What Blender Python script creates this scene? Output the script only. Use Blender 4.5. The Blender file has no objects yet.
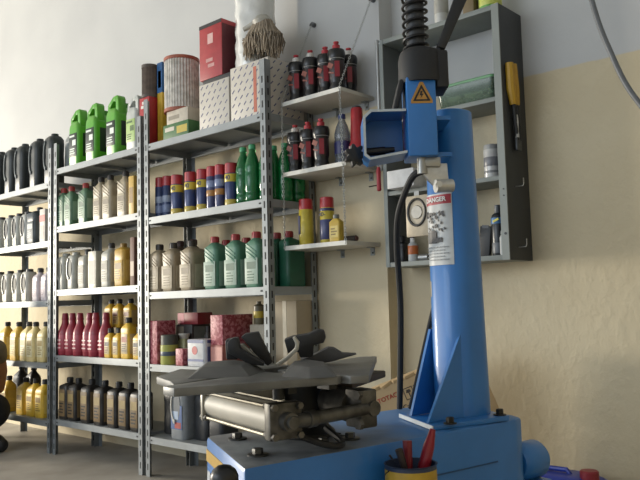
import bpy, bmesh, math, random
from mathutils import Vector, Matrix
random.seed(7)
S = bpy.context.scene
COL = S.collection
PI = math.pi

# ------------------------------------------------------------------ camera
F, YAW, PITCH, ROLL = 736.933, .7315, .0849, -.0261
CP = Vector((3.3245, -2.2961, .8769))
FW = Vector((-math.sin(YAW)*math.cos(PITCH), math.cos(YAW)*math.cos(PITCH), math.sin(PITCH)))
_r = Vector((math.cos(YAW), math.sin(YAW), 0)); _u = _r.cross(FW)
RT = _r*math.cos(ROLL) + _u*math.sin(ROLL); UP = _u*math.cos(ROLL) - _r*math.sin(ROLL)
cam = bpy.data.objects.new('camera', bpy.data.cameras.new('camera')); COL.objects.link(cam)
cam.data.sensor_width = 36; cam.data.lens = F/640*36; cam.data.clip_start = .02
m = Matrix((RT, UP, -FW)).transposed().to_4x4(); m.translation = CP
cam.matrix_world = m
S.camera = cam

# ------------------------------------------------------------------ light
w = bpy.data.worlds.new('daylight'); S.world = w; w.use_nodes = True
bg = w.node_tree.nodes['Background']; bg.inputs[0].default_value = (.80, .90, 1, 1); bg.inputs[1].default_value = .85

def area(name, loc, to, sx, sy, power, color):
    l = bpy.data.lights.new(name, 'AREA'); l.shape = 'RECTANGLE'; l.size = sx; l.size_y = sy
    l.energy = power; l.color = color
    o = bpy.data.objects.new(name, l); COL.objects.link(o); o.location = loc
    o.rotation_euler = (Vector(to)-Vector(loc)).to_track_quat('-Z', 'Y').to_euler()
    return o
area('daylight_opening', (-6.2, -3.1, 1.25), (1.5, .3, .95), 1.3, 1.3, 400, (1, .91, .76))
area('front_fill', (-.5, -5.6, 2.3), (1.2, 0, 1.0), 4.0, 1.6, 65, (.86, .93, 1))  # soft fill lamp added from the front, no entrance is seen there
S.view_settings.view_transform = 'Standard'; S.view_settings.look = 'None'
S.view_settings.gamma = 1; S.view_settings.use_curve_mapping = False
S.view_settings.exposure = 0.28

# ------------------------------------------------------------------ helpers
def lin(h):
    h = h.lstrip('#'); c = [int(h[i:i+2], 16)/255 for i in (0, 2, 4)]
    return tuple((x/12.92 if x <= .04045 else ((x+.055)/1.055)**2.4) for x in c)+(1,)
_M = {}
def mat(hexc, rough=.5, metal=0, var=.08, scale=30, bump=0, trans=0, hex2=None, spec=.5, coat=0):
    k = (hexc, rough, metal, var, scale, bump, trans, hex2, spec, coat)
    if k in _M: return _M[k]
    M_ = bpy.data.materials.new('mat_'+hexc.strip('#')); M_.use_nodes = True
    n = M_.node_tree.nodes; l = M_.node_tree.links; b = n['Principled BSDF']
    tc = n.new('ShaderNodeTexCoord'); no = n.new('ShaderNodeTexNoise'); no.inputs['Scale'].default_value = scale
    no.inputs['Detail'].default_value = 4
    l.new(tc.outputs['Object'], no.inputs['Vector'])
    rp = n.new('ShaderNodeValToRGB'); c = lin(hexc); c2 = lin(hex2) if hex2 else tuple(x*(1-var*2) for x in c[:3])+(1,)
    rp.color_ramp.elements[0].position = .35; rp.color_ramp.elements[1].position = .65
    rp.color_ramp.elements[0].color = c2; rp.color_ramp.elements[1].color = c
    l.new(no.outputs['Fac'], rp.inputs[0]); l.new(rp.outputs[0], b.inputs['Base Color'])
    b.inputs['Roughness'].default_value = rough; b.inputs['Metallic'].default_value = metal
    b.inputs['Specular IOR Level'].default_value = spec; b.inputs['Transmission Weight'].default_value = trans
    b.inputs['Coat Weight'].default_value = coat
    if bump:
        bp = n.new('ShaderNodeBump'); bp.inputs['Strength'].default_value = bump; bp.inputs['Distance'].default_value = .004
        l.new(no.outputs['Fac'], bp.inputs['Height']); l.new(bp.outputs[0], b.inputs['Normal'])
    _M[k] = M_; return M_

class B:
    """collects shapes of one mesh"""
    def __init__(s): s.bm = bmesh.new(); s.mi = 0
    def _new(s, verts, faces):
        vs = [s.bm.verts.new(v) for v in verts]
        for f in faces:
            try: q = s.bm.faces.new([vs[i] for i in f]); q.material_index = s.mi
            except ValueError: pass
        return vs
    def box(s, c, d, bev=0, rot=None):
        t = bmesh.new(); bmesh.ops.create_cube(t, size=1)
        bmesh.ops.scale(t, vec=d, verts=t.verts)
        if bev: bmesh.ops.bevel(t, geom=t.edges[:], offset=bev, segments=2, affect='EDGES', profile=.5)
        mt = Matrix.Translation(c) @ (rot.to_4x4() if rot else Matrix.Identity(4))
        t.verts.index_update()
        s._new([mt @ v.co for v in t.verts], [[v.index for v in f.verts] for f in t.faces]); t.free(); return s
    def b2(s, a, b, bev=0):
        a = Vector(a); b = Vector(b); return s.box((a+b)/2, tuple(abs(x) for x in b-a), bev)
    def lathe(s, prof, c=(0, 0, 0), n=20, rot=None, caps=True):
        mt = Matrix.Translation(c) @ (rot.to_4x4() if rot else Matrix.Identity(4)); V = []; Fc = []
        for r, z in prof:
            for i in range(n): V.append(mt @ Vector((r*math.cos(2*PI*i/n), r*math.sin(2*PI*i/n), z)))
        for k in range(len(prof)-1):
            for i in range(n): Fc.append([k*n+i, k*n+(i+1) % n, (k+1)*n+(i+1) % n, (k+1)*n+i])
        if caps: Fc.append(list(range(n))[::-1]); Fc.append([(len(prof)-1)*n+i for i in range(n)])
        s._new(V, Fc); return s
    def cyl(s, p0, p1, r0, r1=None, n=16):
        p0 = Vector(p0); p1 = Vector(p1); q = (p1-p0).to_track_quat('Z', 'Y').to_matrix()
        return s.lathe([(r0, 0), (r1 if r1 is not None else r0, (p1-p0).length)], p0, n, q)
    def tube(s, pts, r, n=10, closed=False):
        P = [Vector(p) for p in pts]; V = []; Fc = []; up = None; N = len(P)
        for i, p in enumerate(P):
            t = (P[(i+1) % N if closed else min(i+1, N-1)]-P[(i-1) % N if closed else max(i-1, 0)]).normalized()
            if up is None: up = t.orthogonal().normalized()
            up = (up-t*up.dot(t)).normalized(); sd = t.cross(up)
            rr = r[i] if isinstance(r, (list, tuple)) else r
            for k in range(n): a = 2*PI*k/n; V.append(p+up*math.cos(a)*rr+sd*math.sin(a)*rr)
        for i in range(N if closed else N-1):
            j = (i+1) % N
            for k in range(n): Fc.append([i*n+k, i*n+(k+1) % n, j*n+(k+1) % n, j*n+k])
        if not closed: Fc.append(list(range(n))[::-1]); Fc.append([(N-1)*n+k for k in range(n)])
        s._new(V, Fc); return s
    def prism(s, poly, z0, z1, mt=None, bev=0):
        t = bmesh.new(); vs = [t.verts.new((x, y, z0)) for x, y in poly]; f = t.faces.new(vs)
        e = bmesh.ops.extrude_face_region(t, geom=[f])['geom']
        bmesh.ops.translate(t, vec=(0, 0, z1-z0), verts=[x for x in e if isinstance(x, bmesh.types.BMVert)])
        bmesh.ops.recalc_face_normals(t, faces=t.faces)
        if bev: bmesh.ops.bevel(t, geom=t.edges[:], offset=bev, segments=2, affect='EDGES', profile=.5)
        mt = mt or Matrix.Identity(4); t.verts.index_update()
        s._new([mt @ v.co for v in t.verts], [[v.index for v in f.verts] for f in t.faces]); t.free(); return s
    def loft(s, secs, n=5):
        """secs: (z, cx, cy, w, d, r) rounded rectangles"""
        V = []; Fc = []; m_ = 4*(n+1)
        for z, cx, cy, w_, d, r in secs:
            r = min(r, w_/2-1e-4, d/2-1e-4)
            for q, (sx, sy) in enumerate(((1, 1), (-1, 1), (-1, -1), (1, -1))):
                for k in range(n+1):
                    a = PI/2*(q+k/n)
                    V.append((cx+sx*(w_/2-r)+r*math.cos(a), cy+sy*(d/2-r)+r*math.sin(a), z))
        for k in range(len(secs)-1):
            for i in range(m_): Fc.append([k*m_+i, k*m_+(i+1) % m_, (k+1)*m_+(i+1) % m_, (k+1)*m_+i])
        Fc.append(list(range(m_))[::-1]); Fc.append([(len(secs)-1)*m_+i for i in range(m_)])
        s._new(V, Fc); return s
    def mesh(s, name, mats, smooth=35):
        bmesh.ops.recalc_face_normals(s.bm, faces=s.bm.faces)
        me = bpy.data.meshes.new(name); s.bm.to_mesh(me); s.bm.free()
        for x in (mats if isinstance(mats, (list, tuple)) else [mats]): me.materials.append(x)
        me.polygons.foreach_set('use_smooth', [True]*len(me.polygons)); me.set_sharp_from_angle(angle=math.radians(smooth))
        return me
    def build(s, name, mats, parent=None, smooth=35, label=None):
        o = bpy.data.objects.new(name, s.mesh(name, mats, smooth)); COL.objects.link(o)
        if parent: o.parent = parent
        if label: o['label'] = label
        return o

def tag(o, label, cat, group=None, kind=None):
    if label: o['label'] = label
    if cat: o['category'] = cat
    if group: o['group'] = group
    if kind: o['kind'] = kind
    return o
def empty(name, loc=(0, 0, 0), rz=0):
    o = bpy.data.objects.new(name, None); COL.objects.link(o); o.location = loc; o.rotation_euler = (0, 0, rz)
    o.empty_display_size = .05; return o
def struct(b, name, mats, smooth=35): return tag(b.build(name, mats, smooth=smooth), None, None, kind='structure')
def copy_tree(o, parent=None):
    c = o.copy(); COL.objects.link(c)
    if parent: c.parent = parent
    for ch in list(o.children): copy_tree(ch, c)
    return c
class Proto:
    def __init__(s, root): s.root = root; s.used = False
    def place(s, loc, rz, label, cat, group=None):
        o = copy_tree(s.root) if s.used else s.root
        s.used = True; o.location = loc; o.rotation_euler = (0, 0, rz); return tag(o, label, cat, group)

def proj(P):
    d = Vector(P)-CP; z = d.dot(FW); return 320+F*d.dot(RT)/z, 240-F*d.dot(UP)/z, z
def X_at(px, Y, z):
    """where a vertical plane Y = const is met at height z for an image column of the survey photo"""
    a, b = -8., 3.2
    for _ in range(50):
        m_ = (a+b)/2
        if proj((m_, Y, z))[0] < px: a = m_
        else: b = m_
    return a

def text_mesh(txt, size, mat_, name, parent, loc, rot, bend=0, extrude=.0004, label=None, sx=1, bold=.0):
    cu = bpy.data.curves.new('writing', 'FONT'); cu.body = txt; cu.size = size; cu.align_x = 'CENTER'; cu.align_y = 'CENTER'
    cu.extrude = extrude; cu.resolution_u = 3; cu.offset = bold
    o = bpy.data.objects.new('writing_source', cu); COL.objects.link(o)
    bpy.context.view_layer.update()
    me = bpy.data.meshes.new_from_object(o.evaluated_get(bpy.context.evaluated_depsgraph_get()))
    bpy.data.objects.remove(o)
    for v in me.vertices:
        v.co.x *= sx
        if bend:                       # wrap round a vertical cylinder of radius bend
            a = v.co.x/bend; v.co = Vector((math.sin(a)*(bend+v.co.z), v.co.y, math.cos(a)*(bend+v.co.z)-bend))
    me.materials.clear(); me.materials.append(mat_)
    t = bpy.data.objects.new(name, me); COL.objects.link(t); t.location = loc; t.rotation_euler = rot
    if parent: t.parent = parent
    if label: t['label'] = label
    return t

# ------------------------------------------------------------------ room shell
YW, YP = .43, .335            # back wall, face of the pilaster
def wall_mat():
    M_ = bpy.data.materials.new('mat_stucco'); M_.use_nodes = True
    n = M_.node_tree.nodes; l = M_.node_tree.links; b = n['Principled BSDF']
    tc = n.new('ShaderNodeTexCoord'); sp = n.new('ShaderNodeSeparateXYZ'); l.new(tc.outputs['Object'], sp.inputs[0])
    st = n.new('ShaderNodeMapRange'); st.inputs[1].default_value = 1.765; st.inputs[2].default_value = 1.771
    wob = n.new('ShaderNodeTexNoise'); wob.inputs['Scale'].default_value = 9; l.new(tc.outputs['Object'], wob.inputs['Vector'])
    ad = n.new('ShaderNodeMath'); ad.operation = 'MULTIPLY_ADD'; ad.inputs[1].default_value = .012
    l.new(wob.outputs['Fac'], ad.inputs[0]); l.new(sp.outputs[2], ad.inputs[2]); l.new(ad.outputs[0], st.inputs[0])
    no = n.new('ShaderNodeTexNoise'); no.inputs['Scale'].default_value = 2.2; no.inputs['Detail'].default_value = 6
    l.new(tc.outputs['Object'], no.inputs['Vector'])
    def two(a, c):
        r = n.new('ShaderNodeValToRGB'); r.color_ramp.elements[0].color = lin(a); r.color_ramp.elements[1].color = lin(c)
        r.color_ramp.elements[0].position = .3; r.color_ramp.elements[1].position = .7
        l.new(no.outputs['Fac'], r.inputs[0]); return r
    be = two('bcaf92', 'c5ba9f'); wh = two('b0b1b1', 'b9bab9')
    mx = n.new('ShaderNodeMix'); mx.data_type = 'RGBA'; l.new(st.outputs[0], mx.inputs[0])
    l.new(be.outputs[0], mx.inputs[6]); l.new(wh.outputs[0], mx.inputs[7]); l.new(mx.outputs[2], b.inputs['Base Color'])
    b.inputs['Roughness'].default_value = .75
    mp = n.new('ShaderNodeMapping'); mp.inputs['Scale'].default_value = (1.1, 1, .9); l.new(tc.outputs['Object'], mp.inputs[0])
    t1 = n.new('ShaderNodeTexNoise'); t1.inputs['Scale'].default_value = 26; t1.inputs['Detail'].default_value = 5; t1.inputs['Roughness'].default_value = .55
    l.new(mp.outputs[0], t1.inputs['Vector'])
    rr = n.new('ShaderNodeValToRGB'); rr.color_ramp.elements[0].position = .42; rr.color_ramp.elements[1].position = .68
    l.new(t1.outputs['Fac'], rr.inputs[0])
    # the white upper band is smooth plaster
    inv = n.new('ShaderNodeMath'); inv.operation = 'MULTIPLY_ADD'; inv.inputs[1].default_value = -.17; inv.inputs[2].default_value = .22
    l.new(st.outputs[0], inv.inputs[0])
    bp = n.new('ShaderNodeBump'); bp.inputs['Distance'].default_value = .008
    l.new(inv.outputs[0], bp.inputs['Strength']); l.new(rr.outputs[0], bp.inputs['Height']); l.new(bp.outputs[0], b.inputs['Normal'])
    return M_
WALL = wall_mat()
def floor_mat():
    M_ = mat('a8a299', .6, 0, .1, 3, .3, 0, '8b857c'); return M_
struct(B().b2((-7, -6.5, -.1), (5, YW, 0)), 'floor', floor_mat())
struct(B().b2((-7, YW, -.1), (5, YW+.2, 4.1)), 'wall_back', WALL)
struct(B().b2((.849, YP, 0), (1.36, YW, 4.1)), 'trim_1', WALL)                 # pilaster
struct(B().b2((4.6, -6.5, 0), (4.8, YW, 4.1)), 'wall_right', WALL)
struct(B().b2((-7, -6.5, 4.0), (5, YW+.2, 4.2)), 'ceiling', mat('c9cac8', .8, 0, .03, 3))

# ------------------------------------------------------------------ slotted-angle shelving
STEEL = mat('868b8d', .45, .35, .1, 14, .05); SHELF = mat('8f9496', .45, .25, .08, 8, .05); DARK = mat('1b1c1e', .7)
DEP = .32
def shelving(x0, x1, top, levels, label):
    r = empty('shelving_rack', (x0, 0, 0)); W_ = x1-x0
    for sx in (0, 1):
        for sy in (0, 1):
            b = B(); X = W_ if sx else 0; Y = DEP if sy else 0; dx = -1 if sx else 1; dy = -1 if sy else 1; t = .0022
            b.b2((X, Y, 0), (X+dx*.036, Y+dy*t, top)); b.b2((X, Y, 0), (X+dx*t, Y+dy*.036, top))
            b.mi = 1
            z = .05
            while z < top-.05:
                ez = .016
                b.box((X+dx*.019, Y-dy*.0002, z), (.008, .0012, ez*2)); b.box((X-dx*.0002, Y+dy*.019, z), (.0012, .008, ez*2))
                z += .058
            b.build('post', [STEEL, DARK], r)
    for h in levels:
        zt = h+.016; b = B(); a = .003
        b.b2((a, a, zt-.003), (W_-a, DEP-a, zt))
        for (p, q) in (((a, .0022, zt-.034), (W_-a, .0042, zt)), ((a, DEP-.0042, zt-.034), (W_-a, DEP-.0022, zt)),
                       ((.0022, a, zt-.034), (.0042, DEP-a, zt)), ((W_-.0042, a, zt-.034), (W_-.0022, DEP-a, zt))): b.b2(p, q)
        b.b2((a, .004, zt-.036), (W_-a, .02, zt-.034)); b.b2((a, DEP-.02, zt-.036), (W_-a, DEP-.004, zt-.034))
        b.b2((W_*.33, .02, zt-.02), (W_*.36, DEP-.02, zt-.003)); b.b2((W_*.66, .02, zt-.02), (W_*.69, DEP-.02, zt-.003))
        b.mi = 1
        for xx in (.05, W_-.05): b.b2((xx-.007, .0012, zt-.022), (xx+.007, .0026, zt-.014))
        b.build('shelf', [SHELF, DARK], r)
    tag(r, label, 'shelving rack', 'slotted steel racks along the wall')
    return r
A5 = dict(a1=.19, a2=.563, a3=.939, a4=1.337, a5=1.735, b1=.197, b2=.582, b3=.981, b4=1.373, b5=1.739,
          c1=.177, c2=.53, c3=.918, c4=1.293, c5=1.668)
shelving(0, .95, 2.0, [A5['a%d' % i] for i in range(1, 6)], 'grey slotted steel rack nearest the tyre machine, air filters on top')
shelving(-.972, -.028, 1.92, [A5['b%d' % i] for i in range(1, 6)], 'grey slotted steel rack in the middle, green jugs on its top shelf')
shelving(-1.972, -1.004, 1.90, [A5['c%d' % i] for i in range(1, 6)], 'grey slotted steel rack at far left, dark bottles on its top shelf')
def Z(s): return A5[s]+.0165

# ------------------------------------------------------------------ products
def print_bars(b, x0, x1, z0, z1, y, rows, th=.0008):
    """illegible lines of print on a flat label"""
    h = (z1-z0)/(rows*2-1)
    for i in range(rows):
        w_ = (x1-x0)*(.55+.45*random.random())
        b.b2((x0, y-th, z0+i*2*h), (x0+w_, y+th, z0+i*2*h+h))

def bottle(kind, w, d, h, body, cap, lab=None, ink='3a3a3a', neck=.0, shoulder=.70, capr=.018, caph=.03, rib=False, labz=(.12, .6), labw=.72, ny=0, rough=.4, trans=0, band=None):
    """flat oil bottle: rounded body, sloping shoulder to an offset neck, screw cap"""
    r = empty(kind); b = B(); R_ = min(w, d)*.22; hb = h-caph
    b.loft([(0, 0, 0, w*.94, d*.94, R_), (.006, 0, 0, w, d, R_), (h*.3, 0, 0, w, d, R_), (h*.32, 0, 0, w*.985, d*.985, R_), (h*.58, 0, 0, w*.985, d*.985, R_), (h*.6, 0, 0, w, d, R_), (h*shoulder, 0, 0, w, d, R_),
            (h*shoulder+(hb-h*shoulder)*.35, neck*w*.25, ny*d*.25, w*.88, d*.9, R_), (h*shoulder+(hb-h*shoulder)*.8, neck*w*.8, ny*d*.8, max(w*.45, capr*2.1), max(d*.5, capr*2.1), capr),
            (hb-.002, neck*w, ny*d, capr*1.8, capr*1.8, capr*.9), (hb+.006, neck*w, ny*d, capr*1.7, capr*1.7, capr*.85)])
    if rib:
        for k in range(3):
            zz = h*(.56+.07*k)
            b.box((0, -d/2, zz), (w*.8, .004, .008), .001, Matrix.Rotation(.55, 3, 'Y'))
    b.build('body', mat(body, rough, trans=trans), r, 50)
    cb = B(); cb.lathe([(capr, 0), (capr*1.02, .003), (capr*.97, caph*.9), (capr*.85, caph)], (neck*w, ny*d, hb), 14)
    for k in range(10):
        a = 2*PI*k/10; cb.box((neck*w+capr*math.cos(a), ny*d+capr*math.sin(a), hb+caph*.45), (.003, .003, caph*.8), 0, Matrix.Rotation(a, 3, 'Z'))
    cb.build('cap', mat(cap, .45), r)
    if lab:
        lb = B(); z0, z1 = h*labz[0], h*labz[1]
        lb.box((0, -d/2-.0003, (z0+z1)/2), (w*labw, .0016, z1-z0), .0006)
        B().box((w/2+.0003, 0, (z0+z1)/2), (.0016, d*.66, z1-z0), .0006).build('side_label', mat(lab, .5), r)
        lb.mi = 1; print_bars(lb, -w*.28, w*.28, z0+(z1-z0)*.12, z0+(z1-z0)*.5, -d/2-.001, 4)
        lb.mi = 2; lb.box((0, -d/2-.001, z0+(z1-z0)*.72), (w*.6, .0014, (z1-z0)*.28))
        lb.build('label', [mat(lab, .5), mat(ink, .5), mat(band or ink, .5)], r)
    return Proto(r)

def handle_bottle(kind, w, d, h, body, cap, lab=None, ink='444444', loop='2a2c2e', lens=True):
    """tall flat-shouldered bottle with a finger hole down its front face"""
    r = empty(kind); b = B(); hb = h-.018; R_ = d*.3
    b.loft([(0, 0, 0, w*.95, d*.95, R_), (.006, 0, 0, w, d, R_), (h*.30, 0, 0, w, d, R_), (h*.40, w*.03, 0, w*.93, d, R_), (h*.55, w*.05, 0, w*.86, d*.97, R_), (h*.68, w*.03, 0, w*.93, d*.98, R_),
            (h*.78, 0, 0, w, d, R_), (h*.88, 0, 0, w*.98, d*.96, R_), (h*.915, 0, 0, w*.88, d*.85, R_), (hb, w*.05, 0, w*.72, d*.7, R_)])
    b.build('body', mat(body, .4), r, 50)
    c = B(); c.lathe([(.024, 0), (.0245, .003), (.023, .017), (.02, .019)], (w*.06, 0, hb), 14); c.build('cap', mat(cap, .45), r)
    M4 = Matrix(((1, 0, 0, -w*.06), (0, 0, 1, -d*.505), (0, 1, 0, h*.56), (0, 0, 0, 1)))
    def lens_(k): return [(w*k*.30*math.cos(t)*(1 if math.cos(t) > 0 else .8), h*.27*k*math.sin(t)) for t in [2*PI*i/20 for i in range(20)]]
    if lens:
        hd = B(); hd.prism(lens_(1), -.001, .012, M4); hd.build('finger_hole', mat(loop, .6), r)
    o_, i_ = lens_(1.12), lens_(.88)
    e = B()
    for i in range(6, 15): e.prism([o_[i], o_[(i+1) % 20], i_[(i+1) % 20], i_[i]], -.007, .004, M4)
    e.build('grip', mat('b5b4ae' if lens else loop, .35), r)
    if lab:
        lb = B(); lb.box((0.002, -d/2-.0002, h*.15), (w*.7, .0016, h*.2), .0006); lb.mi = 1
        print_bars(lb, -w*.27, w*.27, h*.08, h*.16, -d/2-.001, 3)
        lb.build('label', [mat(lab, .5), mat(ink, .5)], r)
    return Proto(r)

def green_jug(body='58a22e', cap='3f8a22', lab='1e2a22', h=.345, w=.115, d=.17, ink='d8e2d8', kind='antifreeze_jug'):
    r = empty(kind); b = B(); R_ = .022
    b.loft([(0, 0, 0, w*.95, d*.95, R_), (.008, 0, 0, w, d, R_), (h*.66, 0, 0, w, d, R_), (h*.72, 0, 0, w*.96, d*.97, R_), (h*.80, -w*.1, 0, w*.7, d*.8, R_),
            (h*.84, -w*.10, d*.16, .044, .044, .02), (h*.86, -w*.10, d*.16, .036, .036, .018)])
    b.build('body', mat(body, .35), r, 50)
    hd = B()                                            # broad slanting grip that bridges the shoulder
    YZ = Matrix(((1, 0, 0, 0), (0, 0, 1, 0), (0, 1, 0, 0), (0, 0, 0, 1)))
    O_ = [(-w*.49, h*.70), (-w*.46, h*.87), (w*.02, h*.99), (w*.36, h), (w*.47, h*.95), (w*.49, h*.70)]
    I_ = [(-w*.26, h*.76), (-w*.26, h*.83), (w*.02, h*.91), (w*.20, h*.915), (w*.24, h*.88), (w*.24, h*.76)]
    for k in range(5): hd.prism([O_[k], O_[k+1], I_[k+1], I_[k]], -d*.40, -d*.10, YZ, .002)
    hd.build('handle', mat(body, .35), r, 50)
    cb = B(); cb.lathe([(.022, 0), (.0225, .004), (.021, .026), (.018, .03)], (-w*.10, d*.16, h*.84), 16); cb.build('cap', mat(cap, .4), r)
    lb = B(); lb.box((0, -d/2-.0003, h*.36), (w*.76, .0018, h*.42), .0007); lb.box((w/2+.0003, 0, h*.36), (.0018, d*.6, h*.42), .0007)
    lb.mi = 1; print_bars(lb, -w*.3, w*.3, h*.2, h*.30, -d/2-.001, 3); lb.box((-.01, -d/2-.001, h*.52), (w*.5, .0014, h*.035)); lb.box((.015, -d/2-.001, h*.40), (w*.34, .0014, h*.10))
    lb.build('label', [mat(lab, .45), mat(ink, .45)], r)
    return Proto(r)

def spray(kind, rad, h, body, cap, bands, capf=.22, txt=None, txtc='2a2f6a', txtz=.6):
    """aerosol: straight can, rolled shoulder, tall cap; bands = (z0,z1,colour) printed round the can"""
    r = empty(kind); b = B(); hc = h*(1-capf)
    b.lathe([(rad*.96, 0), (rad, .004), (rad, hc-.006), (rad*.9, hc)], n=20); b.build('can', mat(body, .3, .1), r)
    c = B(); c.lathe([(rad*.97, hc-.004), (rad*.97, hc), (rad*.95, h*.985), (rad*.82, h)], n=20); c.build('cap', mat(cap, .35), r)
    for z0, z1, cc in bands:
        lb = B(); lb.lathe([(rad+.0003, h*z0), (rad+.0006, h*z0+.0005), (rad+.0006, h*z1-.0005), (rad+.0003, h*z1)], n=20); lb.build('label_band', mat(cc, .35), r)
    if txt: text_mesh(txt, rad*(.95 if len(txt) < 3 else .74), mat(txtc, .4), 'lettering', r, (rad*(.22 if len(txt) < 3 else .12), -rad-.0008, h*txtz), (PI/2, 0, .25), bend=rad, sx=.9, bold=.0004)
    return Proto(r)

def soda(kind, rad, h, body, cap, trans=.55, lab=None):
    r = empty(kind); b = B()
    b.lathe([(rad*.8, 0), (rad, .008), (rad, h*.14), (rad*.93, h*.17), (rad*.93, h*.2), (rad, h*.23), (rad, h*.5), (rad*.94, h*.53), (rad, h*.56), (rad*.98, h*.64), (rad*.7, h*.78), (rad*.42, h*.87), (rad*.4, h*.93)], n=18)
    b.build('body', mat(body, .15, trans=trans), r, 50)
    c = B(); c.lathe([(rad*.46, 0), (rad*.47, .003), (rad*.45, .02), (rad*.4, .022)], (0, 0, h-.024), 14); c.build('cap', mat(cap, .4), r)
    if lab:
        l_ = B(); l_.lathe([(rad+.0004, h*.25), (rad+.0008, h*.26), (rad+.0008, h*.47), (rad+.0004, h*.48)], n=18, caps=False); l_.build('label', mat(lab, .4), r)
    return Proto(r)

def additive(kind, rad, h, body, cap, lab, ink):
    """round additive bottle with a long tapering neck"""
    r = empty(kind); b = B()
    b.lathe([(rad*.93, 0), (rad, .006), (rad, h*.52), (rad*.93, h*.58), (rad*.62, h*.70), (rad*.5, h*.76), (rad*.46, h*.84)], n=18); b.build('body', mat(body, .35), r, 50)
    c = B(); c.lathe([(rad*.5, 0), (rad*.52, .003), (rad*.42, h*.14), (rad*.36, h*.16)], (0, 0, h*.84), 14); c.build('cap', mat(cap, .4), r)
    l_ = B(); l_.lathe([(rad+.0003, h*.1), (rad+.0007, h*.105), (rad+.0007, h*.48), (rad+.0003, h*.485)], n=18); l_.mi = 1
    for k in range(3): l_.box((0, -rad-.0004, h*(.18+.09*k)), (rad*.9, .002, h*.03))
    l_.build('label', [mat(lab, .4), mat(ink, .4)], r); return Proto(r)

def polish(capm, h=.235, rad=.038):
    """black squeeze bottle of polish: waisted body, wide collar, push-pull cap"""
    r = empty('polish_bottle'); b = B()
    b.lathe([(rad*.86, 0), (rad*.92, .005), (rad*.92, h*.10), (rad*.82, h*.16), (rad*.82, h*.19), (rad*.9, h*.24), (rad*.9, h*.60), (rad*.97, h*.63), (rad*1.05, h*.68), (rad*1.05, h*.77), (rad*.94, h*.82), (rad*.5, h*.84), (rad*.42, h*.85)], n=20)
    b.build('body', mat('17181a', .3), r)
    l_ = B(); l_.lathe([(rad*.9+.0004, h*.245), (rad*.9+.0008, h*.25), (rad*.9+.0008, h*.59), (rad*.9+.0004, h*.595)], n=20)
    l_.mi = 1; l_.lathe([(rad*.98, h*.625), (rad*1.0, h*.632), (rad*.99, h*.64)], n=20)
    l_.mi = 2; l_.box((-.008, -rad*.9, h*.50), (.03, .003, .022), 0, Matrix.Rotation(.5, 3, 'Y')); l_.box((-.004, -rad*.9, h*.36), (.03, .003, .007), 0, Matrix.Rotation(.3, 3, 'Y'))
    l_.mi = 3; l_.box((rad*.62, -rad*.66, h*.42), (.022, .004, h*.30), 0, Matrix.Rotation(PI/4, 3, 'Z'))
    l_.build('label', [mat('2c1a1b', .35), mat('9a9a9a', .3, .6), mat('8a4a3c', .4), mat('8c2430', .4)], r)
    c = B(); c.lathe([(rad*.46, 0), (rad*.46, h*.07), (rad*.30, h*.09)], (0, 0, h*.845), 14); cb = c.build('cap', mat(capm, .4), r)
    t = B(); t.lathe([(rad*.24, 0), (rad*.24, h*.025), (rad*.33, h*.03), (rad*.33, h*.055), (rad*.24, h*.06)], (0, 0, h*.93), 12); t.build('spout', mat('b02a34', .4), cb)
    return Proto(r)

def carton(kind, w, d, h, face, parts=(), patt=None):
    """printed box: body and the flaps' seam; patt = (material for printed marks, list of rect in 0..1 on front and right side)"""
    r = empty(kind); b = B(); b.box((0, 0, h/2), (w, d, h), .0025); b.build('carton', face, r)
    f = B(); f.box((0, 0, h+.0004), (w*.98, .004, .0008)); f.box((0, d*.26, h+.0004), (w*.96, .002, .0007)); f.build('flap_seam', mat('77705f', .6), r)
    for (nm, cc, side, x0, x1, z0, z1) in parts:
        q = B()
        if side == 'dash':                        # all-over slanted print on front and right side
            for fc, L_ in ((0, w), (1, d)):
                q = B()
                nx = int(L_/.042); nz = int(h/.034)
                for i in range(nx):
                    for k in range(nz):
                        u_ = -L_/2+(i+.5+(k % 2)*.4)*L_/(nx+.4); z_ = (k+.5)*h/nz
                        if fc == 0: q.box((u_, -d/2-.0002, z_), (.021, .0012, .0055), 0, Matrix.Rotation(-.75, 3, 'Y'))
                        else: q.box((w/2+.0002, u_, z_), (.0012, .021, .0055), 0, Matrix.Rotation(.75, 3, 'X'))
                q.build(nm, mat(cc, .5), r)
            continue
        elif side == 'f': q.b2((-w/2+w*x0, -d/2-.0009, h*z0), (-w/2+w*x1, -d/2+.0004, h*z1))
        else: q.b2((w/2-.0004, -d/2+d*x0, h*z0), (w/2+.0009, -d/2+d*x1, h*z1))
        q.build(nm, mat(cc, .5), r)
    return r

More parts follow.
